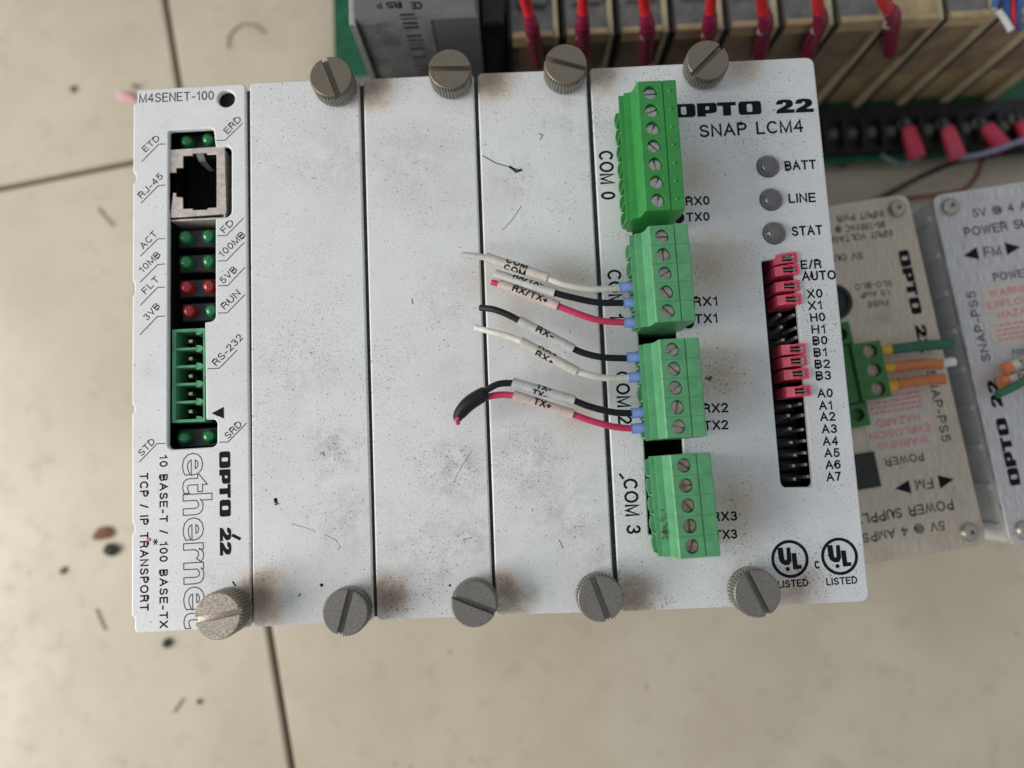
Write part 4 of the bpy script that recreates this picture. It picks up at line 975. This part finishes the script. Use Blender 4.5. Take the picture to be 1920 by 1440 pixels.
for k in range(15):                                # barcode, bars stacked up the face
    if k in (4, 9): continue
    a = on_front(750 + k * 2.4, 28 + k * 8); b = on_front(778 + k * 2.4, 28 + k * 8); z0 = a.z
    bb = MB(); h_ = random.choice((.5, .8, 1.0)); bb.box((a.x, RY - 2.22, z0 - h_ / 2), (b.x, RY - 2.17, z0 + h_ / 2)); bb.build('barcode_bar', M_labd, lbo, 0)
# small upside-down print on the label
for (s_, pa, pb, hh) in [('CE', (790, 2), (768, 3), 3.2), ('RS', (752, 2), (722, 4), 2.6), ('P', (714, 3), (704, 4), 2.6)]:
    V, Fc = ribbons(s_, 3, 3, .3); x0_ = 0; x1_ = 3; A = on_front(*pa); B = on_front(*pb)
    out = [(A.x + (B.x - A.x) * (v[0] - x0_) / (x1_ - x0_), RY - 2.25 - v[2], A.z - v[1] / 3 * hh) for v in V]
    MB().add(out, Fc).build('lettering', M_labd, lbo, 0)
bm_ = thing('black_module', 'black plastic module between the dark grey module and the tan relays', 'electronic module', ((gxr + gxe) / 2, RY, 0))
m_ = MB(); m_.box((gxr + .3, RY + .5, BZ), (gxe - .4, RY + 42, 66), bev=.6); m_.build('case', M_black, bm_)
m_ = MB(); m_.box((gxr + 1.6, RY + .2, 14), (gxe - 1.8, RY + .6, 60)); m_.build('front_strip', M_housed, bm_)
sk = thing('socket_block', 'small translucent grey plastic block at the left corner of the green board', 'connector', (gxl - 6, RY, BZ))
m_ = MB(); q0 = F(640, 60, 20); m_.box((q0.x + .6, RY - 4, BZ), (gxl - 1, RY + 6, 34), bev=.8); m_.build('shell', M_greyp, sk)
m_ = MB(); m_.lathe(gxl - 4.2, RY - 1, [(2.2, 34), (2.2, 35.5), (1.4, 36.2)], 18); m_.build('screw', M_steelw, sk)
# red leads with maroon sleeves hanging down the fronts
RD = [(985, 0, 998, 55, 1010, 118), (1093, 0, 1092, 52, 1096, 118), (1207, 0, 1214, 52, 1210, 112), (1333, 0, 1330, 48, 1318, 112), (1427, 0, 1436, 42, 1424, 106), (1533, 0, 1538, 40, 1512, 108), (1655, 0, 1675, 30, 1669, 96)]
nm_ = ['above the third cover screw, leftmost', 'second from the left', 'third from the left', 'above the fourth top screw', 'fifth from the left', 'above the corner of the controller plate', 'rightmost, clear of the white plate']
for (ax_, ay_, bx_, by_, cx_, cy_), nn in zip(RD, nm_):
    A = F(ax_, ay_, 74); B = F(bx_, by_, 66); A2 = F(ax_ + (ax_ - bx_) * .8, ay_ - 60, 86)
    t = thing('red_lead', f'red wire in a maroon sleeve, {nn}', 'wire', tuple(B), group='red leads with maroon sleeves')
    B2 = FY(bx_ + (cx_ - bx_) * .15, by_ + 8, RY - 2.6)
    mb = MB(); sweep(mb, [A2, A, A * .4 + B * .6, B], 1.4, 14); mb.build('insulation', M_pvcred, t)
    C_ = F(cx_, cy_, 44); D = B + (B - A).normalized() * 2
    mb = MB(); sweep(mb, [B - (B - A).normalized() * 4.5, B, B * .5 + C_ * .5, C_], 1.75, 16, rr=lambda q: 1.65 + .4 * min(1, q * 3)); mb.build('sleeve', M_maroon, t)
    mb = MB(); sweep(mb, [B + Vector((-1.1, -.4, -1.2)), B + Vector((-1.0, -1.0, -3.2)), B + Vector((.9, -1.2, -3.4))], .35, 8); mb.build('glossy_fold', M_markp, t)
# red fork sleeves and thin wires at the terminal strip
FK = [(1703, 240, 1719, 295, M_forkred, 'leftmost'), (1776, 240, 1795, 296, M_pink, 'second from the left'), (1848, 236, 1884, 280, M_forkred, 'third, leaning right'), (1915, 228, 1935, 268, M_forkred, 'cut by the right edge of the picture')]
for (ax_, ay_, bx_, by_, m_, nn) in FK:
    A = F(ax_, ay_, 17); B = F(bx_, by_, 17); t = thing('fork_terminal', f'red sleeved fork terminal on the black strip, {nn}', 'connector', tuple(A), group='fork terminals on the black strip')
    mb = MB(); sweep(mb, [A, A * .8 + B * .2, B], 2.4, 14, rr=lambda q: 1.9 + .8 * q); mb.build('sleeve', m_, t)
    mb = MB(); d = (A - B).normalized(); mb.lathe(A.x + d.x * 2, A.y + d.y * 2, [(2.2, 15.2), (2.2, 15.6)], 16); mb.build('tongue', M_strip, t)
def thin(label, m, pts, r): 
    P_ = [F(*p) for p in pts]; t = thing('thin_wire', label, 'wire', tuple(P_[0])); mb = MB(); sweep(mb, P_, r, 10); mb.build('insulation', m, t); return t
thin('thin pale green wire looping below the leftmost fork terminal', simple('pale_green_wire', (.20, .36, .30), .5), [(1652, 290, 9), (1672, 302, 9), (1690, 309, 10), (1712, 305, 12), (1722, 296, 15)], .75)
thin('dark wire curving over the tiles above the power supplies', M_blk, [(1640, 378, 3), (1670, 362, 3), (1720, 335, 5), (1790, 305, 12), (1860, 292, 14), (1990, 270, 20)], .85)
thin('dark red wire bending over the tiles above the power supplies', simple('dark_red_wire', (.22, .02, .02), .5), [(1690, 374, 4), (1740, 368, 4), (1800, 358, 5), (1828, 335, 8), (1842, 300, 12), (1850, 285, 14)], .75)
thin('lilac white wire leading right from the second fork terminal', M_lilac, [(1797, 297, 16), (1830, 291, 17), (1870, 280, 19), (1920, 262, 22), (1990, 240, 24)], .85)
for (lab, m, pts) in [('short white wire end at the upper right', M_pvcw, [(1872, 20, 66), (1885, 38, 66), (1896, 58, 66)]), ('short red wire end at the upper right, between two blue ones', M_pvcred, [(1897, -10, 66), (1898, 30, 65), (1898, 58, 64)]),
        ('short blue wire end at the upper right, left of the red one', M_bluew, [(1888, -12, 66), (1886, 10, 66), (1889, 48, 64)]), ('short blue wire end at the upper right, beside the picture edge', M_bluew, [(1912, -10, 66), (1909, 20, 65), (1908, 56, 64)]), ('dark blue wire end crossing over the white one at the upper right', M_bluew, [(1870, -15, 70), (1868, 0, 69), (1864, 14, 68)])]:
    thin(lab, m, pts, .85)

# ------------------------------------------------------------------ scraps on the tiles
def scrap(label, px, py, r, m, flat=.45, el=1.0, rz=0, name='scrap'):
    bm = bmesh.new(); bmesh.ops.create_icosphere(bm, subdivisions=2, radius=1)
    for v in bm.verts:
        n_ = 1 + random.uniform(-.22, .22); v.co = Vector((v.co.x * r * el * n_, v.co.y * r * n_, v.co.z * r * flat * n_))
    bmesh.ops.rotate(bm, verts=bm.verts, matrix=Matrix.Rotation(rz, 3, 'Z'))
    me = bpy.data.meshes.new('m'); 
    for v in bm.verts: v.co *= S
    bm.to_mesh(me); bm.free()
    o = link(name, me, m, None, smooth=50); p = F(px, py, r * flat * .8); o.location = p * S; tag(o, label, 'debris'); return o
scrap('black crumb of debris on the tile left of the ethernet module', 208, 1032, 2.3, M_debris)
scrap('brown flat crumb just above the black one on the left tile', 192, 1000, 2.3, M_debrisb, .25, 1.5, .2)
scrap('dark crumb on the tile below the left corner of the ethernet module', 313, 1205, 1.5, M_debris)
scrap('tiny dark crumb on the tile far below the ethernet module', 373, 1316, .8, M_debris)
scrap('tiny brown crumb on the upper left tile', 137, 167, 1.1, M_debrisb)
scrap('tiny dark crumb by the left edge of the tile', 118, 1070, 1.0, M_debrisb, .4, 1.4, .7)
scrap('thin brown fibre standing over the top left corner of the controller', 253, 162, .9, M_debrisb, 1.2, .7, 1.5)
scrap('pale pink scrap touching the top left corner of the ethernet module', 238, 182, 1.7, M_pinkd, .4, 2.2, -.25)
for (lab, pts, m) in [('thin curved brown hair lying on the tile at the top left', [(428, 90, .3), (430, 68, .3), (450, 48, .4), (475, 47, .4), (497, 62, .3)], M_debrisb),
                      ('faint brown fibre lying on the tile left of the socket', [(183, 390, .3), (195, 405, .3), (213, 424, .3)], M_debrisb),
                      ('thin brown fibre lying on the tile below the left side', [(180, 1142, .3), (187, 1160, .3), (197, 1182, .3)], M_debrisb),
                      ('short faint fibre on the tile under the ethernet module', [(343, 1310, .3), (335, 1322, .3), (325, 1336, .3)], M_debrisb)]:
    mb = MB(); sweep(mb, [F(*p) for p in pts], .2, 8); o = mb.build('fibre', m, None); tag(o, lab, 'debris')
